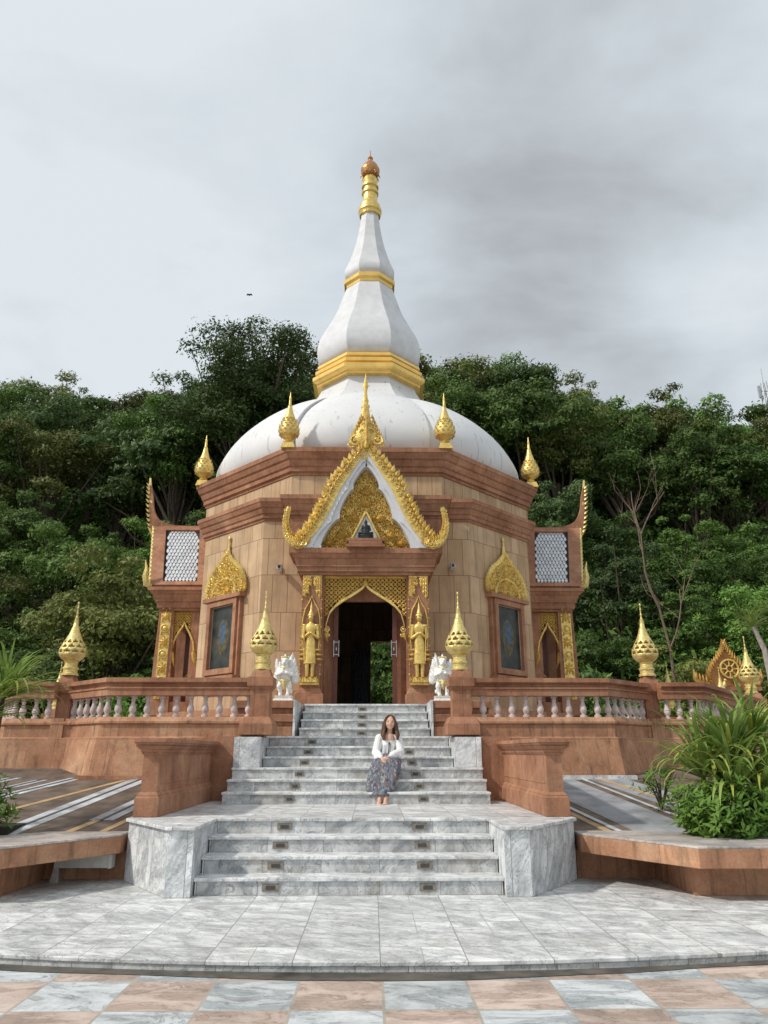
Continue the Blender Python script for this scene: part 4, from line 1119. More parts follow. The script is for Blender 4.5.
# ------------------------------------------------------------------ white winged statues
def winged(sx, lb):
    X = BX + sx * 1.50; y = 14.35; z = ZF
    t = thing('winged_statue', (X, y, z), lb, 'statue', 'white winged guardian statues by the doorway')
    m = MB(); m.frustum(X, y, .19, .17, z, .17, .15, z + .05); m.frustum(X, y, .15, .14, z + .05, .17, .15, z + .10); m.build('base', WHITEST, t, bevel=.006)
    z += .10
    m = MB(); f = -sx * .0
    for e in (-1, 1):
        m.caps((X + e * .07, y, z + .04), (X + e * .09, y - .02, z + .18), .035, .05); m.caps((X + e * .09, y - .02, z + .18), (X + e * .05, y + .03, z + .30), .055, .06)
        m.ell((X + e * .07, y - .05, z + .025), (.04, .07, .028))
        m.caps((X + e * .11, y - .02, z + .50), (X + e * .15, y - .07, z + .38), .035, .03); m.caps((X + e * .15, y - .07, z + .38), (X + e * .05, y - .14, z + .42), .03, .025)
    m.caps((X, y + .02, z + .28), (X, y - .03, z + .46), .10, .12); m.caps((X, y - .03, z + .50), (X, y - .05, z + .60), .07, .055)
    m.ell((X, y - .06, z + .65), (.075, .08, .085)); m.caps((X, y - .13, z + .64), (X, y - .17, z + .61), .03, .016); m.ell((X, y - .1, z + .59), (.06, .05, .04))
    for e in (-1, 1): m.ell((X + e * .065, y - .04, z + .71), (.02, .02, .035)); m.ell((X + e * .03, y - .135, z + .67), .014)
    m.caps((X, y + .1, z + .25), (X + sx * -.10, y + .13, z + .10), .03, .05)
    m.caps((X, y - .04, z + .72), (X, y - .03, z + .78), .035, .012)
    o = m.build('body', WHITEST, t); remesh(o, .011, 1)
    for e in (-1, 1):
        m = MB(); big = 1.0 if e == -sx else .55
        for k in range(6):
            a = PI / 2 - e * (.02 + .09 * k); L = (.35 - .03 * k) * big
            bx_ = X + e * (.09 + .012 * k); bz = z + .47 - .045 * k
            m.flame(bx_, bz, a, L, .17, .03, y + .04 + .004 * k, -e * .10)
            m.v += []; 
        n = len(m.v); m.tube([(X + e * .06, y + .03, z + .42), (X + e * .16, y + .04, z + .56), (X + e * .17, y + .05, z + .70)], [.05, .045, .02], 8)
        wv = m.build('wing', WHITEST, t, smooth=40); s_ = wv.modifiers.new('thickness', 'SOLIDIFY'); s_.thickness = .022
    m = MB(); pts = [(X + .085 * math.cos(a), y - .045 + .075 * math.sin(a), z + .545 - .03 * (1 - math.sin(a)) * .5) for a in (2 * PI * k / 14 for k in range(15))]
    m.tube(pts, .014, 5); m.ell((X, y - .13, z + .50), (.03, .015, .04))
    m.lathe([(.108, z + .26), (.115, z + .28), (.108, z + .30)], 14, (X, y + .01)); m.flame(X, z + .28, -PI / 2, .17, .09, .02, y - .10, 0)
    m.lathe([(.07, z + .70), (.075, z + .715), (.045, z + .74)], 12, (X, y - .05))
    m.build('gold_trim', GOLDP, t, smooth=40)
winged(-1, 'white winged guardian statue with gold collar, left of the doorway steps'); winged(1, 'white winged guardian statue with raised wing, right of the doorway steps')

# ------------------------------------------------------------------ aprons and planter benches
for sx, s in ((-1, 'left'), (1, 'right')):
    def SA(x, t, h=0):
        q = Vector((0, 3.15, .52)); nrm = Vector((0, -.52, 3.15)).normalized()
        return (sx * x, 9.28 + q.y * t + nrm.y * h, .47 + q.z * t + nrm.z * h)
    t = thing('sloping_apron', (sx * 5, 9.3, .47), f'{s} sloping apron of brown felt with pale and ochre sealing strips below the terrace wall', 'sloping cover')
    m = MB(); q = [SA(2.58, 0), SA(13, 0), SA(13, 1.6), SA(2.58, 1.6)] ; m.add(q, [(0, 1, 2, 3) if sx > 0 else (3, 2, 1, 0)])
    m.build('felt', APRON, t)
    def strip(xa, xb, wa, ta, tb, mat, h=.006, lab='sealing_strip'):
        m = MB(); N = 6; vs = []
        for i in range(N + 1):
            k = i / N; x = xa + (xb - xa) * k; tt = ta + (tb - ta) * k
            vs += [SA(x - wa, tt, h), SA(x + wa, tt, h), SA(x - wa, tt, h - .005), SA(x + wa, tt, h - .005)]
        fs = []
        for i in range(N):
            a = 4 * i; f = (a, a + 1, a + 5, a + 4); g2 = (a + 1, a + 3, a + 7, a + 5); g3 = (a + 2, a, a + 4, a + 6)
            for ff in (f, g2, g3): fs.append(ff if sx > 0 else tuple(reversed(ff)))
        m.add(vs, fs); m.build(lab, mat, t)
    if sx < 0:
        for xa, xb, w_, ta, tb, mt in ((2.95, 2.55, .045, 0, .55, STRIPO), (3.35, 3.15, .05, 0, .22, STRIPO), (3.12, 2.62, .15, .2, 1, STRIPW), (4.05, 3.35, .16, 0, 1, STRIPW), (4.9, 3.6, .05, .1, .95, STRIPO), (5.2, 4.4, .12, .45, 1, STRIPW), (6.2, 5.4, .12, .5, 1, STRIPW), (6.0, 4.9, .10, .2, .95, STRIPW)):
            strip(xa, xb, w_, ta, tb, mt)
            if mt is STRIPW: strip(xa, xb, .022, ta, tb, STRIPD, .012)
        strip(3.0, 6.5, .01, .97, .97, STRIPW)
    else:
        strip(3.75, 2.95, .40, 0, 1, APRONG); strip(3.05, 2.35, .045, 0, .8, STRIPO); strip(3.18, 2.46, .035, 0, .85, STRIPW, .009)
        strip(4.9, 3.9, .3, .0, 1, APRONG); strip(4.3, 3.5, .03, 0, 1, STRIPW, .012); strip(4.5, 3.75, .05, .4, 1, STRIPO, .01)
    m = MB(); m.box(sx * 2.6, sx * 4.4, 12.30, 12.42, .94, 1.03); m.build('edge_kerb', MB_TREAD if sx > 0 else BROWN, t)
    # bench-like planter edge
    b = thing('planter_bench', (sx * 3.4, 8.6, 0), f'{s} red-brown planter edge with a pale stone top beside the marble cheek block', 'planter')
    P = [(2.60, 9.42), (2.60, 9.12), (3.42, 7.86), (12, 7.86), (12, 9.0), (3.9, 9.0), (3.55, 9.42)]
    if sx < 0: P = [(-2.60, 9.42), (-3.55, 9.42), (-3.9, 9.0), (-12, 9.0), (-12, 7.86), (-3.42, 7.86), (-2.60, 9.12)]
    m = MB(); m.prism(P if sx > 0 else P, .30, .478); m.build('slab', BROWN_D, b, bevel=.006)
    P2 = [((abs(x) + (0 if abs(x) > 2.7 else 0)) * sx, y) for x, y in P]
    m = MB(); m.prism(P2, .479, .50); m.build('stone_top', mat_marble('pinkish_top_stone' + s, None, base=(.52, .46, .42), stain=.5), b, bevel=.004)
    m = MB()
    m.box(sx * 2.60, sx * 3.52, 9.36, 9.46, 0, .298)
    q = [(3.50, 9.46), (3.50, 8.26), (12, 8.26), (12, 9.0), (3.95, 9.0), (3.95, 9.46)]
    if sx < 0: q = [(-x, y) for x, y in reversed(q)]
    m.prism(q, 0, .299); m.build('base_wall', BROWN_D, b)
    m = MB(); q = [(3.98, 8.99), (12, 8.99), (12, 11.5), (3.98, 11.5)]
    if sx < 0: q = [(-x, y) for x, y in reversed(q)]
    m.prism(q, .2, .47 if sx else 0); m.build('soil', SOIL, b)
    m = MB(); m.prism([(sx * x, y) for x, y in ((3.95, 9.05), (4.0, 9.02), (5.2, 9.05), (5.2, 9.9), (3.95, 9.9))] if sx > 0 else [(sx * x, y) for x, y in reversed(((3.95, 9.05), (4.0, 9.02), (5.2, 9.05), (5.2, 9.9), (3.95, 9.9)))], .40, .56); m.build('soil', SOIL, b)
m = MB(); m.box(-3.32, -2.72, 9.12, 9.24, .15, .285)
m.box(-2.722, -2.68, 9.11, 9.25, .145, .29)
bx = thing('white_channel', (-3.1, 9.04, .12), 'long whitish metal channel lying in the shade under the left planter edge', 'metal channel'); m.build('channel_body', mat_simple('dusty_white_metal', (.52, .52, .48), .5, var=.12), bx, bevel=.006)
m = MB(); m.frustum(-3.30, 9.18, .05, .05, 0, .03, .03, .15); m.build('foot', METAL, bx)

# ------------------------------------------------------------------ plants
rp = random.Random(11)
def straps(name, mat, parent, c, n, L, W, up=.7, seed=0, droop=1.0, org=None):
    r = random.Random(seed); m = MB()
    for i in range(n):
        a = 2 * PI * i * .381966 + r.uniform(-.3, .3); el = math.radians(r.uniform(15, 85) if up < 1 else r.uniform(45, 88)); l = L * r.uniform(.65, 1.1); w_ = W * r.uniform(.7, 1.1)
        d = Vector((math.cos(a), math.sin(a), 0)); s_ = Vector((-math.sin(a), math.cos(a), 0)); p = Vector(c) + d * .02
        vs = []; fs = []; N = 8; ang = el; kink = r.uniform(.5, 1.4) * droop; fold = r.random() < .12
        for k in range(N + 1):
            t = k / N; ww = w_ * (.55 + .45 * min(1, t * 4)) * (1 - t ** 2.2) * .5 + .001
            up_ = d * -math.sin(ang) + Vector((0, 0, 1)) * math.cos(ang)
            vs += [p - s_ * ww + up_ * ww * .45, p, p + s_ * ww + up_ * ww * .45]
            p = p + (d * math.cos(ang) + Vector((0, 0, 1)) * math.sin(ang)) * l / N
            ang -= kink * t * .42 + (.5 if fold and k == 4 else 0)
            if k < N:
                b_ = 3 * k; fs += [(b_, b_ + 1, b_ + 4, b_ + 3), (b_ + 1, b_ + 2, b_ + 5, b_ + 4)]
        m.add(vs, fs)
    return m.build(name, mat, parent, org, smooth=60)
def spiky(loc, label, heads, stem=.25, L=.7, W=.05, n=46, yellow=14, seed=1):
    t = thing('spiky_plant', loc, label, 'plant')
    m = MB(); x, y, z = loc
    tops = []
    for i, (dx, dy, dz) in enumerate(heads):
        top = (x + dx, y + dy, z + dz); tops.append(top)
        m.tube([(x + dx * .2, y + dy * .2, z - .05), (x + dx * .7, y + dy * .6, z + dz * .5), top], [.035, .03, .028], 7)
    m.build('stem', BARK, t, smooth=50)
    for i, tp in enumerate(tops):
        straps('foliage', STRAP, t, tp, n, L, W, .7, seed * 31 + i)
        straps('foliage', STRAPY, t, tp, yellow, L * .95, W, .7, seed * 57 + i + 5, 1.4)
    return t
spiky((4.52, 9.45, .5), 'large spiky strap-leaved plant in the right planter, yellow and green', [(-.25, .1, .58), (.05, -.1, .82), (.02, .3, .60), (.42, .1, .92), (.30, -.3, .45), (-.05, -.25, .42)], L=1.0, W=.066, n=50, seed=3)
spiky((-4.42, 9.6, .5), 'spiky fan-leaved plant at the left picture edge, in front of the balustrade', [(.02, 0, 1.52), (-.15, -.2, 1.22)], L=.86, W=.055, n=80, seed=8)
def leafy(name, c, r, n, size, mat, label, cat, seed, stems=10):
    t = thing(name, (c[0], c[1], c[2] - r[2] * .8), label, cat); rg = np.random.default_rng(seed)
    m = MB()
    for i in range(stems):
        a = rg.uniform(0, 2 * PI); m.tube([(c[0], c[1], c[2] - r[2]), (c[0] + r[0] * .4 * math.cos(a), c[1] + r[1] * .4 * math.sin(a), c[2]), (c[0] + r[0] * .85 * math.cos(a), c[1] + r[1] * .85 * math.sin(a), c[2] + r[2] * rg.uniform(.1, .8))], [.014, .01, .005], 5)
    m.build('stems', BARK, t)
    m = MB()
    for i in range(n):
        d = rg.normal(size=3); d /= np.linalg.norm(d); q = rg.uniform(.45, 1.05) * (1 + .12 * math.sin(5 * d[0] + 3 * d[2] + seed))
        p = Vector((c[0] + d[0] * r[0] * q, c[1] + d[1] * r[1] * q, c[2] + d[2] * r[2] * q))
        # a tuft of leaves round a shoot
        ax = (Vector(d) * .6 + Vector((rg.uniform(-.4, .4), rg.uniform(-.4, .4), .7))).normalized()
        for k in range(6):
            a = k * 2.4 + rg.uniform(0, .5); s1 = ax.orthogonal().normalized(); s2 = ax.cross(s1); dd = (s1 * math.cos(a) + s2 * math.sin(a) + ax * rg.uniform(.1, .7)).normalized()
            sd = dd.cross(ax).normalized(); L = size * rg.uniform(.7, 1.2); w_ = L * .17
            b0 = p + ax * .01 * k
            m.add([b0, b0 + dd * L * .45 + sd * w_, b0 + dd * L, b0 + dd * L * .45 - sd * w_], [(0, 1, 2, 3)])
    m.build('leaves', mat, t)
    return t
leafy('shrub', (4.20, 8.9, .70), (.60, .45, .33), 560, .12, LEAF_P, 'low bright green shrub under the spiky plant in the right planter', 'shrub', 4)
leafy('shrub', (5.0, 9.0, .70), (.6, .42, .26), 300, .12, LEAF_P, 'low green shrub in the right planter at the picture edge', 'shrub', 14)
leafy('shrub', (-4.22, 9.0, .80), (.34, .4, .34), 260, .10, LEAF_P, 'low green shrub in the left planter at the picture edge', 'shrub', 5)
leafy('twiggy_shrub', (4.0, 10.3, .95), (.28, .25, .28), 40, .09, LEAF_P, 'thin twiggy shrub with few leaves in front of the right terrace wall', 'shrub', 6, 12)
# tall slender plant at the far right
t = thing('slender_tree', (8.85, 16.2, 0), 'slender pale-stemmed tree with a spiky leaf tuft at the far right edge', 'tree')
m = MB(); m.tube([(8.85, 16.2, 0), (8.86, 16.2, 2.6), (8.80, 16.2, 3.5), (8.62, 16.2, 4.02)], [.08, .075, .06, .05], 8); m.tube([(8.86, 16.2, 2.9), (9.1, 16.2, 3.7), (9.15, 16.2, 4.3)], [.06, .05, .04], 8); m.build('trunk', mat_simple('pale_bark', (.33, .30, .26), .9), t)
straps('crown', STRAP, t, (8.62, 16.2, 4.0), 46, .62, .05, .7, 77); straps('crown', STRAP, t, (9.15, 16.2, 4.3), 46, .62, .05, .7, 78)
# potted plants behind the balustrade
for i, (x, y, lb) in enumerate([(5.02, 14.6, 'terracotta pot with a low green plant behind the right balusters'), (6.0, 14.6, 'terracotta pot with green plant behind the outer right balusters'), (-4.6, 15.2, 'terracotta pot with a low green plant behind the left balusters')]):
    t = thing('potted_plant', (x, y, ZT), lb, 'potted plant')
    m = MB(); m.lathe([(.15, ZT), (.21, ZT + .30), (.24, ZT + .31), (.24, ZT + .37), (.20, ZT + .37), (.19, ZT + .33)], 18, (x, y)); m.build('pot', POT, t, smooth=40)
    straps('foliage', LEAF_P, t, (x, y, ZT + .33), 40, .32, .05, .7, 90 + i)

# ------------------------------------------------------------------ shrine behind, right
def shrine():
    X, Y = 14.45, 30.0; t = thing('golden_shrine', (X, Y, 0), 'small golden gabled shrine with a spoked wheel, behind the terrace at far right', 'shrine')
    m = MB(); m.box(X - 1.1, X + 1.1, Y + .05, Y + .4, 0, 3.7); m.box(X - 1.25, X + 1.25, Y - .1, Y + .5, 3.7, 3.85); m.build('wall', BROWN, t)
    m = MB(); pts = smoothprof([(.72, 3.86), (.80, 4.3), (.62, 4.65), (.35, 4.98), (.12, 5.3), (.02, 5.55)], 3); poly = [(X + x, z) for x, z in pts] + [(X - x, z) for x, z in reversed(pts)]
    m.prismy(poly, Y, Y + .25); g = m.build('gable', mat_gold('orange_gold', (.42, .18, .05), .7, 14, .4, .45), t)
    m = MB()
    for e in (-1, 1):
        for i, (x, z) in enumerate(pts[:-1]):
            d = Vector((pts[i + 1][0] - x, pts[i + 1][1] - z)); a = math.atan2(d.y, d.x); a = a if e > 0 else PI - a
            m.flame(X + e * (x - .08), z, a - e * .5, .3, .17, .08, Y - .02, -e * .3)
        m.tube([(X + e * .8, Y, 3.95), (X + e * 1.15, Y, 3.98), (X + e * 1.32, Y, 4.2), (X + e * 1.36, Y, 4.55)], [.12, .15, .10, .02], 7)
        for k in range(4): m.flame(X + e * (.9 + .13 * k), 4.0 + .05 * k, PI / 2 - e * .3, .28, .14, .08, Y - .08, e * .3)
    m.build('flame_border', mat_gold('dull_orange_gold', (.58, .34, .09), .7, 20, .4, .5), t, smooth=40)
    m = MB(); c = (X + .08, 4.55)
    for r_ in (.36, .12): m.tube([(c[0] + r_ * math.cos(a), Y - .06, c[1] + r_ * math.sin(a)) for a in (2 * PI * k / 20 for k in range(21))], .045 if r_ > .2 else .03, 6)
    for k in range(8): a = k * PI / 4; m.tube([(c[0] + .1 * math.cos(a), Y - .06, c[1] + .1 * math.sin(a)), (c[0] + .35 * math.cos(a), Y - .06, c[1] + .35 * math.sin(a))], .03, 5)
    m.build('wheel', GOLD, t, smooth=50)
    m = MB()
    for e in (-1, 1): m.caps((X + e * .28, Y - .12, 3.88), (X + e * .22, Y - .12, 4.02), .10, .06); m.ell((X + e * .2, Y - .15, 4.1), .06)
    m.build('kneeling_figures', GOLDP, t)
shrine()
# radio mast on the hill
def mast():
    X, Y = 54.6, 92.0; zb = hillz(X, Y); t = thing('radio_mast', (X, Y, zb), 'thin lattice radio mast on the hilltop at the far right edge', 'mast')
    m = MB(); zt = 50.5
    for a, b in ((-1, -1), (1, -1), (1, 1), (-1, 1)): m.tube([(X + a * 1.1, Y + b * 1.1, zb - 1), (X + a * .25, Y + b * .25, zt)], .10, 5)
    k = 0; z = zb
    while z < zt - 2:
        h = 1.1 - .85 * (z - zb) / (zt - zb); h2 = 1.1 - .85 * (z + 2 - zb) / (zt - zb)
        for (a, b), (c, d) in (((-1, -1), (1, -1)), ((1, -1), (1, 1)), ((1, 1), (-1, 1)), ((-1, 1), (-1, -1))):
            m.tube([(X + a * h, Y + b * h, z), (X + c * h2, Y + d * h2, z + 2)], .06, 4); m.tube([(X + a * h, Y + b * h, z), (X + c * h, Y + d * h, z)], .05, 4)
        z += 2
    gm = mat_simple('galvanised_steel', (.42, .44, .46), .5, .3); m.build('frame', gm, t)
    m = MB(); m.tube([(X, Y, zt), (X, Y, zt + 2.2)], .06, 5); m.box(X - .9, X - .6, Y - .2, Y + .1, zt - 2.4, zt - .6); m.box(X + .6, X + .9, Y - .2, Y + .1, zt - 2.4, zt - .6); m.box(X - .9, X + .9, Y - .05, Y + .05, zt - 1.4, zt - 1.3); m.build('antenna', gm, t)
mast()
# bird
t = thing('bird', (-7.6, 40, 28.6), 'tiny dark bird flying in the sky left of the spire', 'bird')
m = MB(); m.ell((-7.6, 40, 28.6), (.04, .12, .04))
for e in (-1, 1): m.add([(-7.6, 39.95, 28.62), (-7.6 + e * .13, 40, 28.70), (-7.6 + e * .20, 40.08, 28.6), (-7.6, 40.06, 28.61)], [(0, 1, 2, 3)])
m.build('body', DARKPL, t)

# ------------------------------------------------------------------ trees
def crown_mesh(name, seed, R_, H_, ncl, nlf, leaf, mat, base):
    rg = np.random.default_rng(seed); V = []
    cls = []
    for i in range(ncl):
        d = rg.normal(size=3); d /= np.linalg.norm(d); d[2] = abs(d[2]) * 1.0 - .35 * (rg.random() < .5)
        rad = rg.uniform(.35, 1.12)
        cls.append((d[0] * R_ * rad, d[1] * R_ * rad, base + H_ * (.35 + .62 * d[2] * rad), rg.uniform(.13, .30) * R_))
    P = []; Nn = []
    for (cx, cy, cz, cr) in cls:
        n = int(nlf * (cr / (.21 * R_)) ** 2)
        d = rg.normal(size=(n, 3)); d /= np.linalg.norm(d, axis=1)[:, None]; d[:, 2] = np.where(rg.random(n) < .75, np.abs(d[:, 2]), d[:, 2])
        wob = 1 + .22 * np.sin(d[:, 0] * 5 + cx) * np.cos(d[:, 1] * 6 + cy)
        rr = cr * (rg.uniform(.55, 1.05, n) + .22 * (rg.random(n) < .10)) * wob
        p = d * rr[:, None] * np.array([1.15, 1.15, .72]) + np.array([cx, cy, cz]); P.append(p)
        nn_ = d + rg.normal(size=(n, 3)) * .55 + np.array([0, 0, .35]); Nn.append(nn_ / np.linalg.norm(nn_, axis=1)[:, None])
    P = np.concatenate(P); Nn = np.concatenate(Nn); n = len(P)
    a = np.cross(Nn, rg.normal(size=(n, 3))); a /= np.linalg.norm(a, axis=1)[:, None]; b = np.cross(Nn, a)
    L = (leaf * rg.uniform(.6, 1.35, n))[:, None]; W = L * .42
    Q = np.stack([P - a * L, P + b * W - Nn * L * .12, P + a * L, P - b * W - Nn * L * .12], 1).reshape(-1, 3)
    me = bpy.data.meshes.new(name); me.vertices.add(n * 4); me.vertices.foreach_set('co', Q.ravel().astype(np.float32))
    me.loops.add(n * 4); me.loops.foreach_set('vertex_index', np.arange(n * 4, dtype=np.int32)); me.polygons.add(n)
    me.polygons.foreach_set('loop_start', np.arange(0, n * 4, 4, dtype=np.int32)); me.polygons.foreach_set('loop_total', np.full(n, 4, dtype=np.int32))
    me.materials.append(mat); me.update(calc_edges=True); me.validate()
    return me, cls
def trunk_mesh(name, cls, seed, base, mat, r0=.22):
    r = random.Random(seed); m = MB()
    top = (r.uniform(-.4, .4), r.uniform(-.4, .4), base * .95 + 1.5)
    m.tube([(0, 0, -1.0), (r.uniform(-.2, .2), r.uniform(-.2, .2), base * .5), top], [r0 * 1.3, r0, r0 * .7], 8)
    for c in cls[::3]:
        q = r.uniform(.5, 1); s0 = (top[0] * q, top[1] * q, base * (.3 + .6 * q))
        mid = ((s0[0] + c[0]) * .5 + r.uniform(-.3, .3), (s0[1] + c[1]) * .5 + r.uniform(-.3, .3), (s0[2] + c[2]) * .5 - .2)
        m.tube([s0, mid, (c[0], c[1], c[2])], [r0 * .45, r0 * .28, r0 * .08], 5)
    me_o = m.build(name, mat, None, smooth=60); me = me_o.data; bpy.data.objects.remove(me_o); return me
KIND = {'dark': (LEAF_D, 'dark green broadleaf tree'), 'mid': (LEAF_M, 'fresh green leafy tree'), 'blue': (LEAF_B, 'bluish green dense tree'), 'olive': (LEAF_O, 'olive brown leafy tree')}
protos = {}
for ki, k in enumerate(KIND):
    for v_ in range(5):
        sd = ki * 10 + v_ + 1
        RR_ = [3.1, 3.4, 2.5, 3.6, 2.9][v_]; HH_ = [6.0, 7.5, 7.0, 5.2, 8.0][v_]; BB_ = [2.9, 3.5, 3.2, 3.4, 2.5][v_]
        cm, cls = crown_mesh(f'crown_{k}', sd, RR_, HH_, [52, 64, 48, 56, 60][v_], [260, 260, 250, 300, 240][v_], [.105, .12, .10, .135, .11][v_], KIND[k][0], BB_)
        protos[(k, v_)] = (cm, trunk_mesh(f'trunk_{k}', cls, sd, BB_, BARK), float(np.percentile([c_[2] for c_ in cls], 97)) + .9)
def put_tree(x, y, k, v_, sc, rz, label, group, sz=1.0):
    cm, tm, h = protos[(k, v_)]
    t = thing('tree', (x, y, hillz(x, y) - (1.6 if y < 43 else .3)), label, 'tree', group)
    t.rotation_euler = (0, 0, rz); t.scale = (sc, sc, sc * sz)
    for nme, me in (('crown', cm), ('trunk', tm)):
        o = bpy.data.objects.new(nme, me); col.objects.link(o); o.parent = t
    return t
rt = random.Random(21)
def ray_z(u, v, Y):
    c_, s_ = math.cos(TH), math.sin(TH)
    d = Vector((u - 384, c_ * 740 - s_ * (512 - v), s_ * 740 + c_ * (512 - v)))
    return 1.383 + d.z * Y / d.y
def px_of(x, y, z):
    c_, s_ = math.cos(TH), math.sin(TH); zc = y * c_ + (z - 1.38) * s_
    return 384 + 740 * (x - .226 - y * .0152) / zc
rows = [(35.0, 3.9, .85, 'lowest row'), (39.5, 4.0, .90, 'second row up'), (44, 4.2, .95, 'middle of the slope'), (49, 4.5, .95, 'middle of the slope'), (55, 4.5, 1.0, 'upper slope'), (61, 4.6, 1.0, 'hilltop skyline'), (67, 4.6, 1.05, 'hilltop skyline')]
for ri, (yy, spc, sc, where) in enumerate(rows):
    hw = yy * .56 + 5
    n = int(2 * hw / spc)
    for i in range(n):
        x = -hw + (i + .5) * spc + rt.uniform(-1, 1) + (spc / 2 if ri % 2 else 0); y = yy + rt.uniform(-1.8, 1.8)
        side = 'left of the pagoda' if x < 0 else 'right of the pagoda'
        left = x < 0
        k = rt.choice(['dark', 'dark', 'blue', 'mid', 'dark', 'olive'] if left else ['mid', 'mid', 'dark', 'blue', 'olive', 'mid'])
        if ri >= 4 and not left: k = rt.choice(['olive', 'dark', 'mid', 'olive', 'dark'])
        s = sc * rt.uniform(.8, 1.12); vv = rt.randrange(5); sz = rt.uniform(.9, 1.15)
        if ri >= 4:
            u_ = px_of(x, y, 32)
            vt = float(np.interp(u_, [-40, 0, 60, 150, 185, 300, 420, 440, 500, 560, 620, 690, 735, 755, 800], [372, 374, 382, 398, 372, 350, 350, 350, 358, 378, 392, 396, 432, 408, 398])) + (7 - ri) * 9 - 8 + rt.uniform(-9, 12)
            base_z = hillz(x, y) - .3
            s = min(1.5, max(.55, (ray_z(u_, vt, y) - base_z) / (protos[(k, vv)][2] * sz)))
        put_tree(x, y, k, vv, s, rt.uniform(0, 6.28), f'{KIND[k][1]}, {where} of the forest, {side}', f'{KIND[k][1]}s, {where}, {side}', sz)
for q_, (a_, b_, c_, d_, e_, kk) in enumerate([(5.4, 12.0, 170, 380, 8.6, 'dark'), (4.2, 10.5, 110, 340, 8.0, 'mid')]):
    cm, cls = crown_mesh('crown_tall', 90 + q_, a_, b_, c_, d_, .125, KIND[kk][0], e_)
    protos[(kk, 9 + q_)] = (cm, trunk_mesh('trunk_tall', cls, 90 + q_, e_, BARK, .3), 20)
put_tree(-8.6, 50, 'dark', 9, 1.06, 1.0, 'tallest dark tree with a broad crown rising just left of the white dome', None)
put_tree(-14.6, 52, 'mid', 10, .98, 2.0, 'tall tree with a narrow crown, left neighbour of the tallest tree by the dome', None)
put_tree(-12.8, 37.5, 'olive', 1, 1.12, .4, 'bushy olive brown tree directly behind the left roof horn', None)
# reddish bare-limbed tree on the right
t = thing('bare_branched_tree', (15.2, 35.2, .1), 'grey-brown bare-limbed tree reaching out among the leaves right of the pagoda', 'tree')
m = MB(); r = random.Random(4)
def limb(p, d, L, rad, dep):
    pts = [Vector(p)]; dd = Vector(d)
    for k in range(4):
        dd = (dd + Vector((r.uniform(-.22, .22), r.uniform(-.2, .2), r.uniform(-.1, .2)))).normalized(); pts.append(pts[-1] + dd * L / 4)
    m.tube(pts, [rad * (1 - .15 * k) for k in range(5)], 6)
    if dep > 0:
        for q in range(3 if dep > 1 else 2):
            nd_ = (dd + Vector((r.uniform(-.9, .9), r.uniform(-.5, .3), r.uniform(-.2, .7)))).normalized(); limb(pts[r.choice((2, 3, 4))], nd_, L * r.uniform(.55, .8), rad * .5, dep - 1)
    return pts
tk = limb((15.2, 36.0, .2), (-.02, .05, 1), 8, .12, 0); limb(tk[4], (-.35, -.15, 1), 3.6, .075, 3); limb(tk[3], (.5, -.15, .9), 3.0, .05, 2)
m.build('trunk', BARKR, t, smooth=60)
# undergrowth at the forest foot
def foliage_sheet(name, n, leaf, mat, seed, fn):
    rg = np.random.default_rng(seed); P = fn(rg, n); n = len(P)
    Nn = rg.normal(size=(n, 3)) + np.array([0, -.6, .7]); Nn /= np.linalg.norm(Nn, axis=1)[:, None]
    a = np.cross(Nn, rg.normal(size=(n, 3))); a /= np.linalg.norm(a, axis=1)[:, None]; b = np.cross(Nn, a); L = (leaf * rg.uniform(.6, 1.3, n))[:, None]; W = L * .42
    Q = np.stack([P - a * L, P + b * W, P + a * L, P - b * W], 1).reshape(-1, 3)
    me = bpy.data.meshes.new(name); me.from_pydata(Q.tolist(), [], [tuple(range(4 * i, 4 * i + 4)) for i in range(n)]); me.materials.append(mat)
    o = bpy.data.objects.new(name, me); col.objects.link(o); return o
def under(rg, n):
    x = rg.uniform(-30, 34, n); y = rg.uniform(31.6, 37, n)
    h = 2.2 + 1.3 * np.sin(x * .9) * np.sin(y * 1.3 + x * .4) + 1.4 * np.sin(x * .37 + 2) ** 2
    z = np.array([hillz(a, b) for a, b in zip(x, y)]) + np.maximum(.1, h) * rg.uniform(.35, 1.05, n)
    return np.stack([x, y, z], 1)
tag(foliage_sheet('undergrowth', 70000, .13, LEAF_M, 5, under), 'tangled green undergrowth at the foot of the forest', 'undergrowth', kind='stuff')
def under2(rg, n):
    x = rg.uniform(-44, 46, n); y = rg.uniform(36, 76, n); z = np.array([hillz(a, b) for a, b in zip(x, y)]) + rg.uniform(0, 1, n) ** .6 * (3.6 + 1.4 * np.sin(x * .8 + y * .5))
    return np.stack([x, y, z], 1)
tag(foliage_sheet('hillside_scrub', 110000, .24, LEAF_M, 6, under2), 'dark scrub covering the hillside under the trees', 'scrub', kind='stuff')

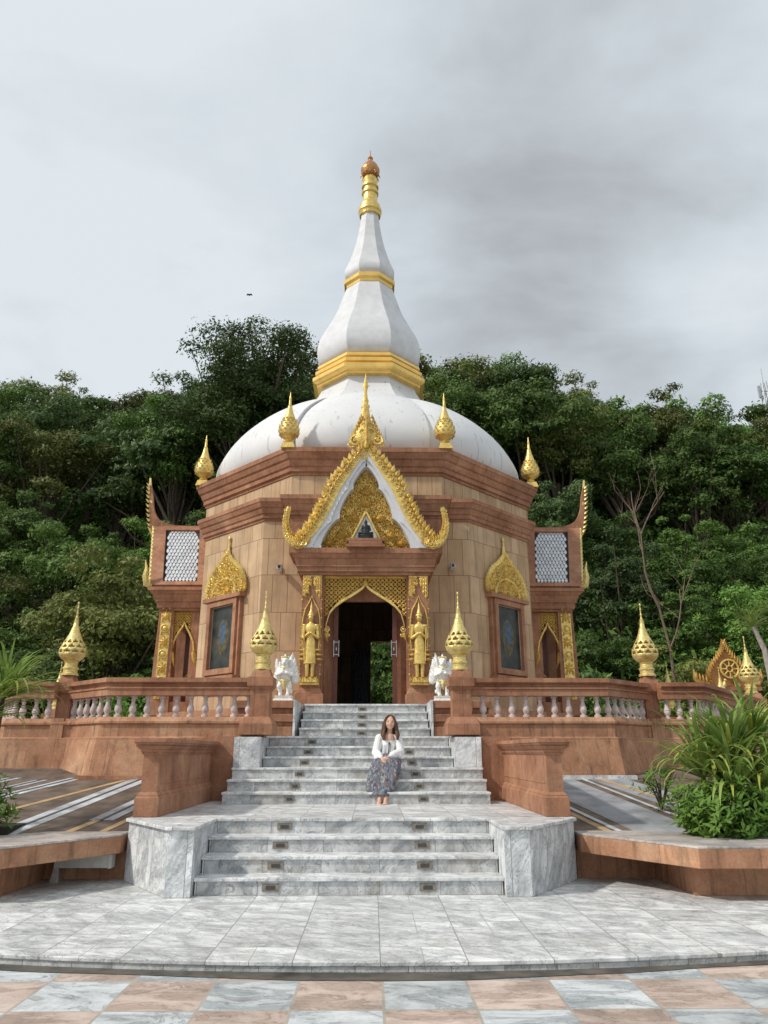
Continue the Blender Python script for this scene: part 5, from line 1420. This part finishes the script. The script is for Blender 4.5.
# ------------------------------------------------------------------ the woman on the steps
SKIN = mat_simple('skin', (.62, .38, .28), .5, var=.08, scale=6)
BLOUSE = mat_simple('white_blouse_cloth', (.74, .74, .74), .8, var=.05, scale=30, bs=.3)
HAIR = mat_simple('brown_hair', (.07, .032, .018), .5, var=.5, scale=60, bs=.3, c2=(.16, .08, .042))
def mat_skirt():
    m, nt, b = base_mat('patterned_skirt_cloth', .85)
    vo = nd(nt, 'ShaderNodeTexVoronoi', Scale=34); nt.links.new(pos(nt, scale=(1.8, 1, .55)), vo.inputs['Vector'])
    sp_ = nd(nt, 'ShaderNodeSeparateColor'); nt.links.new(vo.outputs['Color'], sp_.inputs[0])
    c = ramp(nt, sp_.outputs[0], [(.0, (.05, .065, .09)), (.35, (.11, .13, .165)), (.6, (.22, .24, .27)), (.78, (.09, .105, .14)), (.92, (.30, .13, .10)), (.97, (.34, .30, .28))])
    nt.links.new(c, b.inputs['Base Color']); return m
def woman():
    ox, oy, oz = .49, 12.38, 7 * R - .02
    t = thing('person', (ox, oy, oz), 'woman with long brown hair, white blouse and long patterned skirt, sitting on the marble steps', 'person')
    V = lambda x, y, z: (ox + x, oy + y, oz + z)
    b = MB()
    b.caps(V(-.02, 0, .11), V(-.02, -.05, .30), .125, .10, 14); b.caps(V(-.02, -.05, .30), V(.0, -.08, .44), .10, .115, 14)
    b.caps(V(-.12, -.08, .48), V(.125, -.08, .48), .05, .05, 12); b.caps(V(.005, -.085, .50), V(.015, -.105, .61), .048, .044, 12)
    # head
    hc = V(.02, -.125, .70)
    b.ell(hc, (.080, .094, .107), 20, 14); b.ell((hc[0], hc[1] - .035, hc[2] - .05), (.055, .055, .055), 14, 10)
    b.ell((hc[0], hc[1] - .055, hc[2] - .088), (.028, .03, .024), 10, 8)
    b.caps((hc[0], hc[1] - .088, hc[2] + .012), (hc[0], hc[1] - .106, hc[2] - .022), .009, .013, 8)
    for e in (-1, 1):
        b.ell((hc[0] + e * .075, hc[1], hc[2] - .01), (.012, .022, .03), 8, 6); b.ell((hc[0] + e * .04, hc[1] - .062, hc[2] - .03), (.022, .022, .022), 8, 6)
        b.ell((hc[0] + e * .03, hc[1] - .075, hc[2] + .036), (.022, .012, .007), 8, 6)
    # arms, hands clasped over the left knee
    hl, hr = V(-.115, -.40, .155), V(-.015, -.37, .175)
    for e, el, hd in ((-1, V(-.205, -.17, .24), hl), (1, V(.18, -.17, .25), hr)):
        b.caps(V(e * .15, -.08, .465), el, .045, .036); b.caps(el, hd, .034, .024)
        hdv = Vector(hd); d = (hdv - Vector(el)).normalized()
        if e > 0: d = (d + Vector((-.4, 0, 0))).normalized()
        palm = hdv + d * .05
        b.ell(palm, (.038, .035, .024), 10, 8)
        side = Vector((0, -.3, -1)).cross(d).normalized() if e < 0 else Vector((0, .5, -1)).cross(d).normalized()
        for k in range(4):
            s0 = palm + side * (k - 1.5) * .019 + d * .025; ln = (.030, .034, .032, .025)[k]
            s1 = s0 + d * ln + Vector((0, -.004, -.006)); s2 = s1 + (d * .6 + Vector((0, -.1, -.8))).normalized() * ln * .8
            b.tube([s0, s1, s2], [.0092, .0085, .0075], 7); b.ell(s1, .0088, 7, 5); b.ell(s2, .0077, 7, 5)
        s0 = palm - side * .032 - d * .02; s1 = s0 + (d - side * .6).normalized() * .03; s2 = s1 + d * .025
        b.tube([s0, s1, s2], [.012, .010, .008], 7); b.ell(s2, .0085, 7, 5)
    # legs to bare feet
    for e, kn, an in ((-1, V(-.13, -.42, .065), V(-.155, -.815, -.41)), (1, V(.055, -.42, .065), V(-.065, -.80, -.40))):
        b.caps(V(-.02 + e * .08, -.02, .09), kn, .078, .058, 12); b.caps(kn, an, .055, .032, 12)
        an = Vector(an); toe = an + Vector((-.01, -.15, -.058))
        b.ell(an + Vector((0, .025, -.04)), (.03, .035, .035), 10, 8); b.caps(an + Vector((0, -.02, -.03)), toe + Vector((0, .04, .005)), .034, .028, 10)
        for k in range(5):
            q = toe + Vector(((k - 2) * .016, -.005 - .012 * (2 - (k if e > 0 else 4 - k)) * .4, -.004)); b.caps(q + Vector((0, .03, .003)), q, .0105, .0095, 7)
    bo = b.build('body', SKIN, t); remesh(bo, .0065, 1)
    # eyes and mouth
    m = MB()
    for e in (-1, 1): m.ell((hc[0] + e * .030, hc[1] - .083, hc[2] + .012), (.013, .006, .0065), 10, 6)
    m.build('eyes', DARKPL, bo)
    m = MB(); m.ell((hc[0], hc[1] - .090, hc[2] - .052), (.022, .010, .0075), 10, 6); m.build('mouth', mat_simple('lips', (.45, .13, .11), .5), bo)
    m = MB(); m.ell((hc[0], hc[1] - .0985, hc[2] - .051), (.015, .003, .0035), 8, 6); m.build('teeth', WHITE, bo)
    # hair: cap and long falls to the chest
    h = MB()
    h.ell((hc[0], hc[1] + .026, hc[2] + .018), (.090, .094, .106), 18, 12); 
    for e in (-1, 1):
        for k in range(6):
            x0 = e * (.062 + .004 * k); yy = -.045 + .024 * k
            h.tube([(hc[0] + e * .015, hc[1] - .05 + .02 * k, hc[2] + .118), (hc[0] + e * .062, hc[1] + yy - .02, hc[2] + .08), (hc[0] + x0 * 1.34, hc[1] + yy + .012, hc[2] - .02), (hc[0] + x0 * 1.46, hc[1] + yy + .01, hc[2] - .12), (hc[0] + x0 * 1.55 + e * .014, hc[1] + yy - .045, hc[2] - .20), (hc[0] + x0 * 1.5 + .01, hc[1] + yy - .06, hc[2] - .27)], [.010, .014, .017, .021, .023, .008], 8)
    for k in range(5): h.tube([(hc[0] + (k - 2) * .03, hc[1] + .09, hc[2] + .05), (hc[0] + (k - 2) * .035, hc[1] + .11, hc[2] - .1), (hc[0] + (k - 2) * .04, hc[1] + .10, hc[2] - .28)], [.04, .045, .015], 8)
    ho = h.build('hair', HAIR, bo); remesh(ho, .0055, 0)
    # blouse with full sleeves
    s = MB()
    s.caps(V(-.02, 0, .12), V(-.02, -.05, .30), .150, .122, 14); s.caps(V(-.02, -.05, .30), V(.0, -.075, .385), .122, .128, 14)
    s.caps(V(-.12, -.08, .468), V(.125, -.08, .468), .062, .062, 12)
    for k in range(9): s.caps(V(-.11 + .022 * k, -.16 - .01 * math.sin(k * 1.9), .16), V(-.08 + .019 * k, -.185, .36), .016, .012, 6)
    for e, el, hd in ((-1, V(-.205, -.17, .24), hl), (1, V(.18, -.17, .25), hr)):
        s.caps(V(e * .155, -.08, .465), el, .062, .066); e2 = Vector(el); h2 = Vector(hd); d = h2 - e2
        s.caps(el, tuple(e2 + d * .62), .068, .062); s.caps(tuple(e2 + d * .62), tuple(e2 + d * .86), .062, .034)
        for k in range(4): s.ell(tuple(e2 + d * (.15 * k + .1) + Vector((.03 * math.sin(k * 2), -.02, -.035))), (.05, .05, .045), 8, 6)
    so_ = s.build('blouse', BLOUSE, bo); remesh(so_, .008, 2)
    m = MB(); m.tube([V(.0, -.205, .40), V(-.005, -.215, .30), V(-.012, -.20, .22)], .006, 5); m.tube([V(.012, -.205, .40), V(.02, -.215, .32), V(.012, -.20, .26)], .005, 5); m.ell(V(-.012, -.205, .21), .011, 6, 5); m.build('neck_cord', DARKPL, so_)
    # skirt: lofted rings from the waist over the knees to the ankles, with folds
    rings = [((-.02, .02, .20), .135, .115, 0), ((-.02, -.02, .13), .20, .17, .2), ((-.03, -.20, .10), .235, .12, .5), ((-.05, -.36, .085), .225, .11, .9), ((-.065, -.48, .02), .235, .085, 1.25), ((-.10, -.56, -.10), .235, .085, 1.4), ((-.14, -.64, -.22), .215, .090, 1.45), ((-.155, -.72, -.32), .185, .10, 1.5), ((-.15, -.76, -.39), .145, .10, 1.55)]
    k = MB(); N = 44; vs = []; 
    for j, (c, rx, rz_, tilt) in enumerate(rings):
        # ring lies across the leg direction
        nxt = rings[min(j + 1, len(rings) - 1)][0]; prv = rings[max(j - 1, 0)][0]
        d = (Vector(nxt) - Vector(prv)).normalized(); sx_ = Vector((1, 0, 0)); up = sx_.cross(d).normalized() * -1
        for i in range(N):
            a = 2 * PI * i / N; f_ = 1 + (.02 + .075 * min(1, j / 6)) * math.sin(a * 9 + j * .35) * (.6 + .4 * math.sin(a * 4))
            vs.append(Vector(V(*c)) + sx_ * rx * math.cos(a) * f_ + up * rz_ * math.sin(a) * f_)
    fs = [(j * N + i, j * N + (i + 1) % N, (j + 1) * N + (i + 1) % N, (j + 1) * N + i) for j in range(len(rings) - 1) for i in range(N)]
    k.add(vs, fs); sk = k.build('skirt', mat_skirt(), bo, smooth=80); q = sk.modifiers.new('thickness', 'SOLIDIFY'); q.thickness = .008; q.offset = -1; ss = sk.modifiers.new('subdivision', 'SUBSURF'); ss.levels = 1; ss.render_levels = 2
woman()
